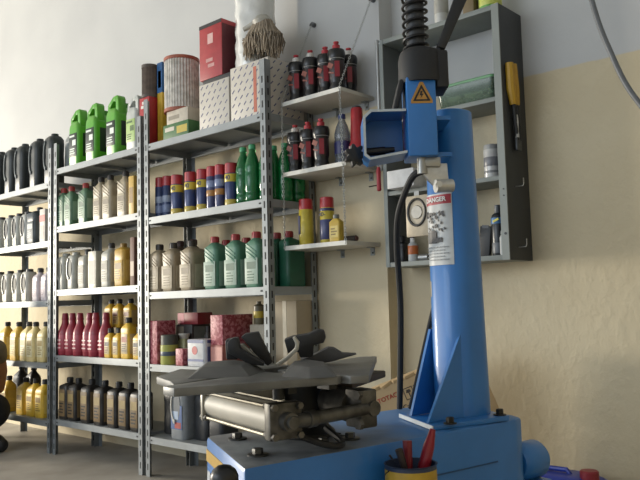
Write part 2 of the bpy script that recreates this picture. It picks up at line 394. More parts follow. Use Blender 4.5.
def pattern_mat(base, ink, kind='check', scale=40, ang=.7, rough=.5, thr=.5):
    """all-over printed pattern, the pattern the carton itself carries"""
    M_ = bpy.data.materials.new('mat_print'); M_.use_nodes = True; n = M_.node_tree.nodes; l = M_.node_tree.links; b = n['Principled BSDF']
    tc = n.new('ShaderNodeTexCoord'); mp = n.new('ShaderNodeMapping'); mp.inputs['Rotation'].default_value = (ang, ang, ang); l.new(tc.outputs['Object'], mp.inputs[0])
    if kind == 'brick':
        # printed dashes set on the slant over front and side
        sp = n.new('ShaderNodeSeparateXYZ'); l.new(tc.outputs['Object'], sp.inputs[0])
        a = n.new('ShaderNodeMath'); a.operation = 'ADD'; l.new(sp.outputs[0], a.inputs[0]); l.new(sp.outputs[1], a.inputs[1])
        cb = n.new('ShaderNodeCombineXYZ'); l.new(a.outputs[0], cb.inputs[0]); l.new(sp.outputs[2], cb.inputs[1])
        m2 = n.new('ShaderNodeMapping'); m2.inputs['Rotation'].default_value = (0, 0, ang); l.new(cb.outputs[0], m2.inputs[0])
        t = n.new('ShaderNodeTexBrick'); t.inputs['Scale'].default_value = scale; t.inputs['Mortar Size'].default_value = .33; t.inputs['Mortar Smooth'].default_value = .1
        t.inputs['Color1'].default_value = lin(ink); t.inputs['Color2'].default_value = lin(ink); t.inputs['Mortar'].default_value = lin(base)
        t.offset = .5; l.new(m2.outputs[0], t.inputs['Vector']); l.new(t.outputs['Color'], b.inputs['Base Color'])
    else:
        t = n.new('ShaderNodeTexNoise'); t.inputs['Scale'].default_value = scale; t.inputs['Detail'].default_value = 2; l.new(mp.outputs[0], t.inputs['Vector'])
        r = n.new('ShaderNodeValToRGB'); r.color_ramp.elements[0].position = thr-.04; r.color_ramp.elements[1].position = thr+.04
        r.color_ramp.elements[0].color = lin(ink); r.color_ramp.elements[1].color = lin(base); l.new(t.outputs['Fac'], r.inputs[0]); l.new(r.outputs[0], b.inputs['Base Color'])
    b.inputs['Roughness'].default_value = rough; return M_

TAKEN = []
def put(p, px, shelf, w, d, label, cat, group, yf=.015, rnd=False, dz=0, rz=0):
    """px = column of the left silhouette; front face at yf"""
    z = (Z(shelf) if isinstance(shelf, str) else shelf)+dz
    if rnd:
        Y = yf+w/2; x = X_at(px, Y, z+.1); 
        for _ in range(3): dd = proj((x, Y, z+.1))[2]; x = X_at(px+w/2*F/dd, Y, z+.1)
    else: Y = yf+d/2; x = X_at(px, yf, z+.1)+w/2
    if isinstance(shelf, str):
        lo, hi = {'a': (0, .95), 'b': (-.972, -.028), 'c': (-1.972, -1.004)}[shelf[0]]
        x = min(max(x, lo+.007+w*.53), hi-.007-w*.53)
    lim = hi-.007-w*.53 if isinstance(shelf, str) else 9
    for _ in range(6):                                   # keep neighbours on one shelf from running into each other
        hit = [q for q in TAKEN if abs(q[4]-z) < .02 and x-w*.52 < q[1] and x+w*.52 > q[0] and Y-d*.52 < q[3] and Y+d*.52 > q[2]]
        if not hit: break
        nx = max(q[1] for q in hit)+w*.525
        if nx-x < .05 and nx <= lim: x = nx
        else: Y = max(q[3] for q in hit)+d*.525
    TAKEN.append((x-w*.52, x+w*.52, Y-d*.52, Y+d*.52, z))
    return p.place((x, Y, z), rz, label, cat, group)
def solo(r, px, shelf, w, d, label, cat, group=None, **k): return put(Proto(r), px, shelf, w, d, label, cat, group, **k)

# ---- far rack
p = handle_bottle('oil_bottle', .11, .105, .325, '282e2f', '212526', None, loop='6a7072', lens=False); g = 'dark grey oil bottles on the far rack'  # loop tint carries the handle's reflection as a pale streak
for px, t in ((-9, 'dark grey oil bottle cut by the left edge, top shelf of far rack'), (3.5, 'dark grey oil bottle, first wholly seen from left on top shelf of far rack'),
              (14, 'dark grey oil bottle, second wholly seen from left on top shelf of far rack'), (28.5, 'dark grey oil bottle with reflection-tinted grip just left of the rack post'),
              (43, 'grey oil bottle half hidden behind the post at right end of top shelf')): put(p, px, 'c5', .105, .10, t, 'oil bottle', g)
p = handle_bottle('silver_oil_bottle', .075, .075, .225, 'a9aba6', '303234', 'c8c7bd', loop='3c3f40'); g = 'silver bottles on the second shelf of the far rack'
for px, t in ((-6, 'silver oil bottle cut by the left edge beneath the dark bottles'), (3.5, 'silver oil bottle with dark grip, first wholly seen on second shelf of far rack'),
              (11.5, 'silver oil bottle with dark grip, second wholly seen on second shelf of far rack'), (20, 'silver oil bottle squeezed against the dark jug')): put(p, px, 'c4', .075, .075, t, 'oil bottle', g)
p = bottle('oil_jug', .115, .15, .25, '3d4448', '2a2e31', '4c5458', '8f989a', shoulder=.8, neck=-.1, caph=.022)
put(p, 25, 'c4', .115, .15, 'dark slate oil jug beside the red and white carton', 'oil jug', None)
r = carton('oil_filter_carton', .07, .07, .215, mat('cfc9c1', .6), [('print_or_shade_panel', 'a8413c', 'f', 0, 1, .62, .82), ('print_or_shade_panel', '9c8f86', 'f', .2, .8, .1, .5)])
solo(r, 39.5, 'c4', .07, .07, 'narrow white carton with red band beside the dark jug', 'carton')
p = handle_bottle('silver_oil_bottle', .085, .08, .215, 'b4b2a8', '3a3a38', 'd6d2c2', loop='5a5850'); g = 'silver loop-handled bottles on the third shelf of the far rack'
for px, t in ((-8, 'silver bottle at the left edge on third shelf of far rack'), (1.5, 'silver loop-handled bottle, first wholly seen on third shelf of far rack'),
              (11.5, 'silver loop-handled bottle, second wholly seen on third shelf of far rack'), (20.5, 'silver loop-handled bottle beside the pale lilac bottles')): put(p, px, 'c3', .085, .08, t, 'oil bottle', g)
p = bottle('pale_oil_bottle', .08, .075, .215, 'c6bcc0', '3a3838', 'd2c6ca', 'a08c94', neck=.1); g = 'pale lilac bottles'
for px, t in ((31.5, 'pale lilac oil bottle, left of the pair by the post'), (40, 'pale lilac oil bottle, right of the pair by the post')): put(p, px, 'c3', .08, .075, t, 'oil bottle', g)
p = bottle('yellow_oil_bottle', .10, .075, .255, 'd9b64e', '2b2a28', 'e0cf8e', '9c8650', neck=.16, shoulder=.66); g = 'yellow bottles on the fourth shelf of the far rack'
pl = bottle('yellow_oil_bottle', .10, .075, .255, 'ddc98c', '3a342c', 'e6dcb4', 'b09a66', neck=.16, shoulder=.66)
for i, (px, t) in enumerate(((-2, 'yellow oil bottle nearest the left edge on fourth shelf of far rack'), (9, 'yellow oil bottle second from left on fourth shelf of far rack'), (18, 'yellow oil bottle third from left on fourth shelf of far rack'),
              (25.5, 'yellow oil bottle fourth from left on fourth shelf of far rack'), (34, 'pale yellow oil bottle at right end beside the post, fourth shelf of far rack'))):
    put(pl if i > 1 else p, px, 'c2', .10, .075, t, 'oil bottle', g, yf=.012 if i % 2 else .03)
p = bottle('yellow_oil_bottle', .105, .08, .24, 'dbb53c', '2a2826', 'e3c460', '8a6c20', neck=.14, shoulder=.68); g = 'yellow bottles on the bottom shelf of the far rack'
for i, (px, t) in enumerate(((-1, 'large yellow bottle at left end of the bottom shelf, under the elbow'), (15.5, 'yellow bottle second from left on the bottom shelf'), (25, 'yellow bottle third from left on the bottom shelf'),
              (34, 'yellow bottle at right end of the bottom shelf of far rack'))): put(p, px, 'c1', .105, .08, t, 'oil bottle', g, yf=.03)
p = bottle('black_oil_bottle', .10, .08, .30, '2d2c2e', '1f1f20', '4a4846', '86827c', neck=.1); g = 'black bottles behind the yellow ones'
for px, t in ((12, 'black bottle behind the yellow ones on bottom shelf, left of its pair'), (24, 'black bottle behind the yellow ones on bottom shelf, right of its pair')): put(p, px, 'c1', .10, .08, t, 'oil bottle', g, yf=.16)

# ---- middle rack
p = bottle('grey_oil_jug', .10, .14, .29, '85898a', '5c6163', None, neck=.15, shoulder=.6, capr=.02); put(p, 59.5, 'b5', .10, .14, 'tall grey jug left of the green jugs', 'oil jug', None, yf=.06)
p = green_jug(); g = 'green antifreeze jugs on the middle rack'
for px, t in ((68, 'green jug with black label, left of three on the top shelf'), (84.5, 'green jug with black label, middle of three on the top shelf'), (105, 'green jug with black label, right of three on the top shelf')):
    put(p, px, 'b5', .115, .17, t, 'antifreeze jug', g)
p = green_jug('b9bdb8', '8b8f8c', 'a9c47c', .31, .11, .15, '4f6b3a', 'oil_jug'); put(p, 125, 'b5', .11, .15, 'silver jug with pale green label beside the red filter carton', 'oil jug', None, yf=.03)
p = bottle('green_oil_bottle', .088, .075, .245, '57795f', 'a03a38', '8aa48c', '3b5a46', neck=-.14, shoulder=.72, labw=.86, rib=True); g = 'grey green bottles with red caps on the middle rack'
for px, t in ((55.5, 'grey green bottle with red cap, left of three below the green jugs'), (63.5, 'grey green bottle with red cap, middle of three below the green jugs'), (77.5, 'grey green bottle with red cap, right of three below the green jugs')):
    put(p, px, 'b4', .088, .075, t, 'oil bottle', g, yf=.012)
p = bottle('beige_oil_bottle', .095, .08, .26, 'a2967f', '35312d', 'b0a68e', '6d614c', neck=-.12, rib=True, labz=(.1, .5)); g = 'beige bottles on the middle rack'
for i, (px, t) in enumerate(((92, 'beige bottle with dark cap, left of three on middle rack'), (100.5, 'beige bottle with dark cap, middle of three on middle rack'), (116, 'beige bottle with dark cap, right of three on middle rack'))):
    put(p, px, 'b4', .095, .08, t, 'oil bottle', g, yf=.015)
r = carton('yellow_carton', .05, .06, .215, mat('c2a04a', .5), [('print_or_shade_panel', '8a6a2a', 'f', .15, .85, .3, .7)]); solo(r, 128.5, 'b4', .05, .06, 'narrow mustard yellow carton by the post on middle rack', 'carton')
p = handle_bottle('silver_oil_bottle', .085, .085, .225, 'a6a69d', '9b9b93', None, loop='74746c'); g = 'round-shouldered silver bottles'
for px, t in ((55.5, 'rounded silver bottle at left end of the shelf above the red bottles'), (66, 'rounded silver bottle second from left above the red bottles')): put(p, px, 'b3', .085, .085, t, 'oil bottle', g)
p = bottle('silver_oil_bottle', .085, .085, .235, 'a3a196', '2f2e2c', 'b5b2a4', '5e5a50', neck=.1, shoulder=.78); g = 'silver bottles with black caps'
put(p, 77, 'b3', .085, .085, 'silver bottle with black cap left of the pale square tin', 'oil bottle', g)
r = carton('square_tin', .085, .075, .215, mat('b9b6a8', .35, .4), [('label', '8f8b7e', 'f', .1, .9, .1, .75)]); solo(r, 88, 'b3', .085, .075, 'pale square tin between two black-capped silver bottles', 'tin')
p2 = bottle('silver_oil_bottle', .09, .085, .255, 'a5a49b', '2b2b2a', 'b5b2a4', '5e5a50', neck=.1, shoulder=.74); put(p2, 100, 'b3', .09, .085, 'taller silver bottle with black cap beside the yellow jug', 'oil bottle', g)
p = bottle('yellow_oil_jug', .105, .10, .245, 'b8933c', '94742c', 'c7a552', '7a5c20', neck=-.2, shoulder=.82, caph=.02); put(p, 113, 'b3', .105, .10, 'dull yellow jug beside the brown carton above the yellow bottles', 'oil jug', None)
r = carton('brown_carton', .04, .07, .265, mat('6a4b3c', .6), [('print_or_shade_panel', 'a8927a', 'f', .1, .9, .2, .5)]); solo(r, 130, 'b3', .04, .07, 'tall thin brown carton against the post of middle rack', 'carton')
p = additive('red_additive_bottle', .042, .255, '8e2436', '8a2034', '9c3546', 'c9a3a4'); g = 'red additive bottles'
for px, t in zip((56.2, 63.5, 71, 79, 87.5, 97), ('first', 'second', 'third', 'fourth', 'fifth', 'sixth')): put(p, px, 'b2', .084, .084, 'dark red long-necked bottle, %s from left in its row' % t, 'additive bottle', g, rnd=True, yf=.012 if t in ('first', 'second', 'fifth', 'third') else .025)
py = bottle('yellow_oil_bottle', .066, .055, .165, 'd0a832', '26231f', 'c3b183', '6a3a2a', neck=.0, shoulder=.66, capr=.016, caph=.026, band='2f2a28'); g = 'small yellow bottles beside the red ones'
pt = bottle('yellow_oil_bottle', .082, .06, .225, 'd2ab34', '26231f', 'b8a684', '2f2a28', neck=.0, shoulder=.72, capr=.017, band='8a3a2a')
put(py, 103.5, 'b2', .066, .055, 'small yellow bottle in front row, next to the red bottles', 'oil bottle', g)
put(py, 111.8, 'b2', .066, .055, 'small yellow bottle in front row, between its small twin and a taller one', 'oil bottle', g)
put(pt, 120, 'b2', .082, .06, 'taller yellow bottle in front row near the post', 'oil bottle', g)
put(py, 132, 'b2', .066, .055, 'small yellow bottle half hidden by the post', 'oil bottle', g)
bk = bottle('yellow_oil_bottle', .075, .06, .165, 'c89f34', '26231f', 'b39a60', '6a3a2a', neck=.0, shoulder=.66, capr=.016, caph=.026)
for px, t in ((103, 'left'), (111, 'middle'), (122, 'right')):
    lo = put(bk, px, 'b2', .075, .06, 'yellow bottle at the back under the upper tier, %s' % t, 'oil bottle', 'yellow bottles at the back', yf=.115)
    put(bk, px+.6, 'b2', .075, .06, 'yellow bottle of the upper tier standing on others, %s' % t, 'oil bottle', 'yellow bottles at the back', yf=.115, dz=.1655)
p = bottle('black_oil_bottle', .094, .10, .25, '292624', '1d1b1a', '7a6444', '2b2420', neck=.1, shoulder=.78, labz=(.08, .72), band='a08a5a'); g = 'black bottles on the bottom shelf of the middle rack'
for px, t in zip((58, 66.5, 79.5, 92.5, 106, 117.5, 129), ('first', 'second', 'third', 'fourth', 'fifth', 'sixth', 'seventh')): put(p, px, 'b1', .09, .10, 'black and bronze bottle, %s from left on bottom shelf of middle rack' % t, 'oil bottle', g, yf=.015)

# ---- near rack: top shelf
def air_filter(rad, h, cp, pleat, ends, kind='air_filter'):
    r = empty(kind); b = B(); n = 72; V = []; Fc = []
    for z in (0, h):
        for i in range(n): q = rad*(1 if i % 2 else .955); V.append((q*math.cos(2*PI*i/n), q*math.sin(2*PI*i/n), z))
    for i in range(n): Fc.append([i, (i+1) % n, n+(i+1) % n, n+i])
    b._new(V, Fc); b.build('pleated_paper', mat(pleat, .75, hex2=cp), r, 10)
    for z0, z1, nm in ((-.001, .016, 'end_ring'), (h-.016, h+.001, 'end_ring')):
        e = B(); N = 40; V = []; Fc = []
        for rr, zz in ((rad*1.03, z0), (rad*1.03, z1), (rad*.62, z1), (rad*.62, z0)):
            for i in range(N): V.append((rr*math.cos(2*PI*i/N), rr*math.sin(2*PI*i/N), zz))
        for k in range(4):
            for i in range(N): j = (k+1) % 4; Fc.append([k*N+i, k*N+(i+1) % N, j*N+(i+1) % N, j*N+i])
        e._new(V, Fc); e.build(nm, mat(ends, .55), r)
    i_ = B(); i_.lathe([(rad*.60, .02), (rad*.60, h-.02)], n=24); i_.build('inner_screen', mat('4a4744', .6, .4), r)
    return r
z5 = Z('a5')
red_x = X_at(139.5, .045, z5+.1)
r = carton('filter_carton', .092, .08, .28, mat('a3242c', .5), [('print_or_shade_panel', '3a3230', 'f', .0, .42, .18, .62), ('printed_mark', 'd8d2cc', 'f', .18, .62, .78, .84), ('printed_mark', 'd8d2cc', 'f', .3, .5, .86, .92)])
tag(r, 'red and black filter carton under the small brown filter', 'carton'); r.location = (red_x+.046, .045+.04, Z('b5')+.0006)
r = air_filter(.047, .185, '4a3f38', '5d5047', '4f4640'); r.location = (red_x+.044, .088, Z('b5')+.2822); tag(r, 'small brown air filter standing on the red carton', 'air filter')
xb = X_at(157, .03, z5+.1)
r = carton('filter_carton', .045, .08, .475, mat('c9a42e', .5), [('print_or_shade_panel', '2b5f94', 'f', 0, 1, .64, 1.0), ('print_or_shade_panel', '2b5f94', 's', 0, 1, .64, 1.0), ('printed_mark', '23313c', 'f', .2, .8, .70, .9)])
tag(r, 'tall narrow blue and yellow carton left of the large air filter', 'carton'); r.location = (X_at(156.5, .09, z5+.2)+.026, .1335, z5)
xg = X_at(163, .03, z5+.05)
r = carton('filter_carton', .215, .15, .085, mat('3d6a3c', .55), [('print_or_shade_panel', 'b7a23c', 'f', .55, .95, .3, .75), ('print_or_shade_panel', 'c9c3b4', 'f', .08, .45, .55, .8)])
tag(r, 'flat green carton lying on the shelf edge under the white one', 'carton'); r.location = (xg+.1075, .106, z5)
r = carton('filter_carton', .18, .14, .07, mat('b9b1a2', .6), [('printed_mark', '8c8576', 'f', .1, .6, .3, .6)])
tag(r, 'flat off-white carton between green carton and the large air filter', 'carton'); r.location = (xg+.115, .106, z5+.0857)
r = air_filter(.093, .295, 'a9a59d', 'd3cfc7', '9a5540'); r.location = (X_at(181.5, .115, z5+.3)+.004, .115, z5+.0857+.0717); tag(r, 'large pleated air filter with orange end rings on stacked cartons', 'air filter')
wm = mat('c0bab0', .5, 0, .04, 6)
x1_, x2_ = X_at(199, .04, z5+.1), X_at(229.5, .04, z5+.1)
r = carton('filter_carton', x2_-x1_-.006, .22, .24, wm, [('printed_dashes', '6a6c86', 'dash', 0, 0, 0, 0)]); tag(r, 'white patterned carton under the red box', 'carton'); r.location = ((x1_+x2_)/2, .15, z5)
x3_ = .93
wm2 = wm
r = carton('filter_carton', x3_-x2_-.006, .24, .275, wm2, [('printed_dashes', '5c5f80', 'dash', 0, 0, 0, 0), ('lettering_strip', 'b5634c', 'f', .62, .70, .1, .9), ('lettering_strip', 'b5634c', 'f', .78, .84, .1, .8)])
tag(r, 'white patterned carton at the end of the top shelf beneath the mop', 'carton'); r.location = ((x2_+x3_)/2, .165, z5)
r = carton('filter_carton', x2_-x1_-.02, .15, .03, mat('2c2c2e', .5)); tag(r, 'flat black carton between the white and the red boxes', 'carton'); r.location = ((x1_+x2_)/2, .135, z5+.2407)
xr = X_at(199.5, .06, z5+.4)+.0875
r = carton('filter_carton', .175, .15, .29, mat('a02a30', .45), [('print_or_shade_panel', '232022', 'f', 0, 1, .93, .995), ('printed_mark', 'cfa9a4', 'f', .38, .62, .62, .80), ('printed_mark', 'c08f8c', 'f', .30, .60, .30, .36), ('printed_mark', 'c08f8c', 'f', .38, .66, .20, .26), ('print_or_shade_panel', '5a1c22', 's', .02, .98, .02, .92)])  # side panel: shade of the right face put in as darker red
tag(r, 'large red box raised on the white patterned carton', 'carton'); r.location = (xr, .135, z5+.2714)
# plastic-wrapped roll and the mop head
r = empty('wrapped_roll', (max(X_at(253, .15, z5+.4), xr+.0875+.108), .165, z5+.2757)); b = B(); V = []; Fc = []; n = 40; L_ = 26
for k in range(L_):
    for i in range(n):
        a = 2*PI*i/n; q = .098+.006*math.sin(5*a+k*.9)*math.sin(k*.7)+random.uniform(-.003, .003); V.append((q*math.cos(a), q*math.sin(a), k*.56/(L_-1)))
for k in range(L_-1):
    for i in range(n): Fc.append([k*n+i, k*n+(i+1) % n, (k+1)*n+(i+1) % n, (k+1)*n+i])
Fc.append(list(range(n))[::-1]); Fc.append([(L_-1)*n+i for i in range(n)]); b._new(V, Fc)
b.build('film_wrap', mat('dcdcd8', .16, 0, .05, 16, 1.0, coat=.8), r, 25)
c = B(); c.lathe([(.04, .55), (.04, .575)], n=20); c.build('core', mat('9b8a70', .7), r)
tag(r, 'tall roll wrapped in crinkled clear film on the last carton', 'roll')
r = empty('mop_head', (.865, .075, z5+.2757))
b = B()
for i in range(420):
    a = random.uniform(0, 2*PI); q = random.random()**.6
    o_ = Vector((math.cos(a)*1.12, .72*math.sin(a), 0)); R1 = .045+.055*q
    top = Vector((o_.x*.02, o_.y*.02, .205+random.uniform(-.01, .012))); end = random.choice((.008, .02, .05, .09))+random.uniform(0, .04)
    jit = lambda k: Vector((random.uniform(-k, k), random.uniform(-k, k)*.6, random.uniform(-k, k)*.5))
    b.tube([top, top.lerp(o_*R1, .55)+Vector((0, 0, .085*(1-q)+.055))*.8+jit(.008), o_*R1*.98+Vector((0, 0, .15-.05*q))+jit(.010), o_*R1*1.05+Vector((0, 0, (.11+end)/2))+jit(.010), o_*R1*1.02+Vector((0, 0, min(end, .10)))+jit(.006)], [.005, .0045, .004, .0035, .0018], 4)
b.build('yarn_strands', mat('9a8d7b', .95, 0, .2, 25, .0, 0, '7a6f61'), r, 60)
c = B(); c.lathe([(.03, .15), (.05, .19), (.03, .215), (.016, .22)], n=14); c.cyl((-.02, 0, .20), (-.10, -.03, .17), .016, .011, 12)
c.build('socket', mat('aaa79d', .5), r); tag(r, 'grey-brown string mop head resting on the last patterned carton', 'mop')

# ---- near rack: spray cans, green bottles
c1 = spray('spray_can', .0305, .222, '23345c', '9c2a30', [(.12, .3, '6c7a9c'), (.36, .52, '8792a8')]); c2 = spray('spray_can', .0335, .215, '2b3a68', 'a02830', [(0.02, .16, 'b7a242'), (.56, .74, 'c8b23c')], txt='40', txtc='1d2450', txtz=.65)
c3 = spray('spray_can', .0285, .218, '3a3f66', 'a52c34', [(.3, .44, 'a8783c'), (.5, .66, '7a86a8')]); g = 'spray cans on the near rack'
for px, pp, rad, t in ((146.5, c1, .0305, 'plain dark blue spray can with red cap, first in the row'), (157, c1, .0305, 'plain dark blue spray can with red cap, second in the row'),
                  (171, c2, .0335, 'blue and yellow spray can with red cap, first of the yellow-banded ones'), (184.5, c2, .0335, 'blue and yellow spray can with red cap, second of the yellow-banded ones'),
                  (196.5, c2, .0335, 'blue and yellow spray can with red cap, third of the yellow-banded ones'), (206.5, c3, .0285, 'slim blue spray can with brown band, left of its pair'),
                  (214.8, c3, .0285, 'slim blue spray can with brown band, right of its pair'), (224.8, c2, .0335, 'blue and yellow spray can with red cap, beside the green bottles')):
    put(pp, px, 'a4', rad*2, rad*2, t, 'spray can', g, rnd=True, yf=.04 if pp is not c1 else .05)
p = soda('coolant_bottle', .037, .285, '1f8a4c', '3f9a68', .6); g = 'clear green bottles on the near rack'
for px, yf, t in ((234.5, .05, 'green bottle behind the last spray can'), (243.8, .04, 'green bottle in front, left of the rack post'), (257, .06, 'green bottle half hidden behind the rack post'), (266, .13, 'green bottle right of the rack post, first'),
                  (277, .13, 'green bottle right of the rack post, second'), (288, .13, 'green bottle right of the rack post, third')): put(p, px, 'a4', .072, .072, t, 'coolant bottle', g, rnd=True, yf=yf)
# ---- near rack: beige and green jugs
p = bottle('beige_oil_jug', .10, .135, .255, '9c8e77', '39322c', 'b0a48c', '7a6d56', neck=-.05, ny=-.15, shoulder=.74, rib=True, labz=(.06, .52), labw=.88, capr=.02); g = 'beige jugs on the near rack'
for px, t in ((147.3, 'beige oil jug with dark cap, left of three'), (161, 'beige oil jug with dark cap, middle of three'), (179, 'beige oil jug with dark cap, beside the green jugs')): put(p, px, 'a3', .10, .135, t, 'oil jug', g, yf=.012)
pb = bottle('brown_oil_bottle', .075, .075, .28, '5c4c40', '4a2c28', None, neck=.0, shoulder=.76, capr=.019); g2 = 'dark bottles behind the beige jugs'
for px, t in ((171, 'dark brown bottle behind the beige jugs, left'), (184, 'dark brown bottle behind the beige jugs, right')): put(pb, px, 'a3', .075, .075, t, 'oil bottle', g2, yf=.165)
p = bottle('green_oil_jug', .098, .125, .26, '54806a', '9c2e30', '97ab9c', '4d6a58', neck=-.08, ny=-.15, shoulder=.74, rib=True, labz=(.06, .52), labw=.88, capr=.021); g = 'green jugs with red caps on the near rack'  # label paled and widened to carry the sheen of the front face
for px, yf, t in ((203, .015, 'green oil jug with red cap, left of three in front'), (223.5, .015, 'green oil jug with red cap, middle of three in front'), (244, .015, 'green oil jug with red cap, next to the rack post'),
                  (215, .185, 'green oil jug with red cap in the back row, left'), (235, .185, 'green oil jug with red cap in the back row, middle'), (255, .185, 'green oil jug with red cap in the back row by the post'),
                  ): put(p, px, 'a3', .098, .125, t, 'oil jug', g, yf=yf)
pg = bottle('green_oil_jug', .072, .12, .262, '1f5a44', '8c2a2c', None, neck=0, ny=-.15, shoulder=.78, capr=.02)  # shadow on these two jugs is put into the darker green
put(pg, 265, 'a3', .072, .12, 'green jug in shade-darkened colour right of the rack post, nearer the post', 'oil jug', g, yf=.14); put(pg, 277, 'a3', .072, .12, 'green jug in shade-darkened colour right of the rack post, at the shelf end', 'oil jug', g, yf=.14)
# ---- near rack: shelf of cartons and tins
pink = pattern_mat('b87278', '8f3a44', 'noise', 60); pinkdark = pattern_mat('7a2a34', '5a1a24', 'noise', 45)
r = carton('filter_carton', .085, .12, .225, pink); solo(r, 146.5, 'a2', .085, .12, 'pink speckled carton at left end beside the green tin', 'carton', None, yf=.01)
r = empty('filter_tin'); b = B(); b.lathe([(.045, 0), (.046, .003), (.046, .098), (.043, .102)], n=22); b.build('tin', mat('9fa24c', .4), r)
b = B(); b.lathe([(.044, .10), (.044, .148), (.04, .152)], n=22); b.build('lid', mat('45473f', .5), r)
b = B(); b.lathe([(.0464, .045), (.0467, .046), (.0467, .066), (.0464, .067)], n=22); b.build('label', mat('3f4c5c', .4), r)
solo(r, 156.7, 'a2', .092, .092, 'lime green tin with dark lid at the shelf edge', 'tin', None, rnd=True, yf=.005)
r = empty('polish_tub'); b = B(); b.loft([(0, 0, 0, .06, .05, .01), (.005, 0, 0, .062, .052, .01), (.11, 0, 0, .062, .052, .01), (.13, 0, 0, .04, .04, .015)]); b.build('body', mat('a9ac86', .4), r)
b = B(); b.lathe([(.022, .128), (.032, .15), (.03, .155)], n=16); b.build('cap', mat('bdbdb4', .4), r); b = B(); b.box((0, -.0265, .055), (.04, .0016, .06)); b.build('label', mat('4d6c3e', .5), r)
solo(r, 172, 'a2', .062, .052, 'pale green tub with white lid between lime tin and white tin', 'tub', None, yf=.07)
r = carton('bulb_carton', .058, .05, .085, pink); solo(r, 175.5, 'a2', .058, .05, 'small pink speckled carton at the shelf edge', 'carton', None, yf=.008)
r = carton('coil_carton', .14, .12, .20, mat('33302e', .5), [('window', '68706e', 's', .1, .8, .55, .95), ('print_or_shade_panel', '7c7466', 'f', .05, .5, .6, .95)])
o = solo(r, 175, 'a2', .14, .12, 'black carton with window panel under the red carton', 'carton', None, yf=.15)
r = carton('brake_carton', .17, .10, .062, mat('7e2028', .5), [('print_or_shade_panel', 'b5606a', 'f', 0, .32, .1, .95)]); r.location = (o.location.x+.02, o.location.y, Z('a2')+.2007); tag(r, 'flat red carton lying on the black carton', 'carton')
r = empty('wash_tin'); b = B(); b.loft([(0, 0, 0, .145, .10, .02), (.004, 0, 0, .148, .102, .02), (.128, 0, 0, .148, .102, .02), (.132, 0, 0, .14, .095, .02)]); b.build('tin', mat('c3c4c6', .35), r)
for c_, d_ in (((0, -.0512, .122), (.12, .0016, .016)), ((.0742, 0, .122), (.0016, .07, .016)), ((0, -.0512, .03), (.12, .0016, .012)), ((.0742, 0, .06), (.0016, .07, .075))): B().box(c_, d_).build('blue_band', mat('4c5a86', .4), r)
b = B(); b.cyl((-.005, -.0508, .078), (-.005, -.0525, .078), .021, .021, 20); b.build('red_disc', mat('b04448', .4), r)
solo(r, 186, 'a2', .148, .102, 'white and blue tin with a red dot on its front', 'tin', None, yf=.02)
pr = carton('filter_carton', .09, .20, .145, pink)
o2 = carton('filter_carton', .092, .20, .105, mat('9c5a50', .5), [('print_or_shade_panel', 'c48a80', 'f', .05, .95, .1, .9)]); solo(o2, 209, 'a2', .092, .20, 'salmon carton under the maroon speckled carton', 'carton', None, yf=.05)
pr.location = (o2.location.x+.002, o2.location.y, Z('a2')+.1057); tag(pr, 'maroon speckled carton stacked on the salmon carton', 'carton')
pd = bottle('dark_bottle', .04, .04, .19, '3c3a38', '2a2827', None, capr=.014, neck=0); put(pd, 203, 'a2', .04, .04, 'small dark bottle between white tin and maroon carton', 'bottle', None, yf=.19)
r = carton('storage_carton', .10, .12, .20, mat('a59d8c', .6)); solo(r, 250, 'a2', .10, .12, 'pale carton behind the rack post with a yellow can on top', 'carton', None, yf=.16)
cx_ = X_at(259, .22, .85)
r = empty('yellow_can'); b = B(); b.lathe([(.026, 0), (.027, .003), (.027, .088), (.02, .095), (.012, .098), (.012, .112)], n=18); b.build('can', mat('6d6650', .4), r)
b = B(); b.lathe([(.0273, .03), (.0276, .031), (.0276, .062), (.0273, .063)], n=18); b.build('label', mat('c2a93c', .4), r); r.location = (cx_, .22, Z('a2')+.2008); tag(r, 'small grey can with yellow band on the pale carton', 'can')
r = carton('storage_carton', .155, .13, .31, mat('a0937c', .75, 0, .06, 8), [('tape', 'b8ae98', 'f', .42, .58, 0, 1)]); r.location = (.865, .245, Z('a2')); tag(r, 'tall brown cardboard box at the rack end behind the post', 'carton')
r = carton('parts_carton', .06, .06, .07, mat('8c2f34', .5)); r.location = (.80, .09, Z('a2')); tag(r, 'small red carton right of the rack post beside the tall box', 'carton')
r = carton('parts_carton', .05, .05, .05, mat('2d5a8c', .5)); r.location = (.86, .07, Z('a2')); tag(r, 'small blue carton in front of the tall box', 'carton')
# ---- near rack: bottom shelf
p = handle_bottle('grey_oil_jug', .125, .10, .30, '83878a', '44484b', None, loop='6b6f72')
o = put(p, 169, 'a1', .125, .10, 'grey oil jug with blue and red label under the turntable', 'oil jug', None, yf=.03)
b = B(); b.box((0, -.0505, .11), (.09, .0016, .12)); b.mi = 1; b.box((0.012, -.0512, .07), (.05, .0016, .03)); b.mi = 2; b.box((-.01, -.0512, .12), (.05, .0016, .04)); b.build('label', [mat('3b5a8c', .45), mat('a03a34', .45), mat('9fb0c4', .45)], o)
p = bottle('black_oil_bottle', .11, .12, .29, '2b2d30', '232527', None, neck=.1, shoulder=.7); g = 'black jugs on the bottom shelf of the near rack'
for px, t in ((189, 'black oil jug behind the cylinder, left of two'), (205, 'black oil jug behind the cylinder, right of two')): put(p, px, 'a1', .11, .12, t, 'oil jug', g, yf=.08)
put(p, 150, 'a1', .11, .12, 'black oil jug at the left end of the bottom shelf, near rack', 'oil jug', g, yf=.1)

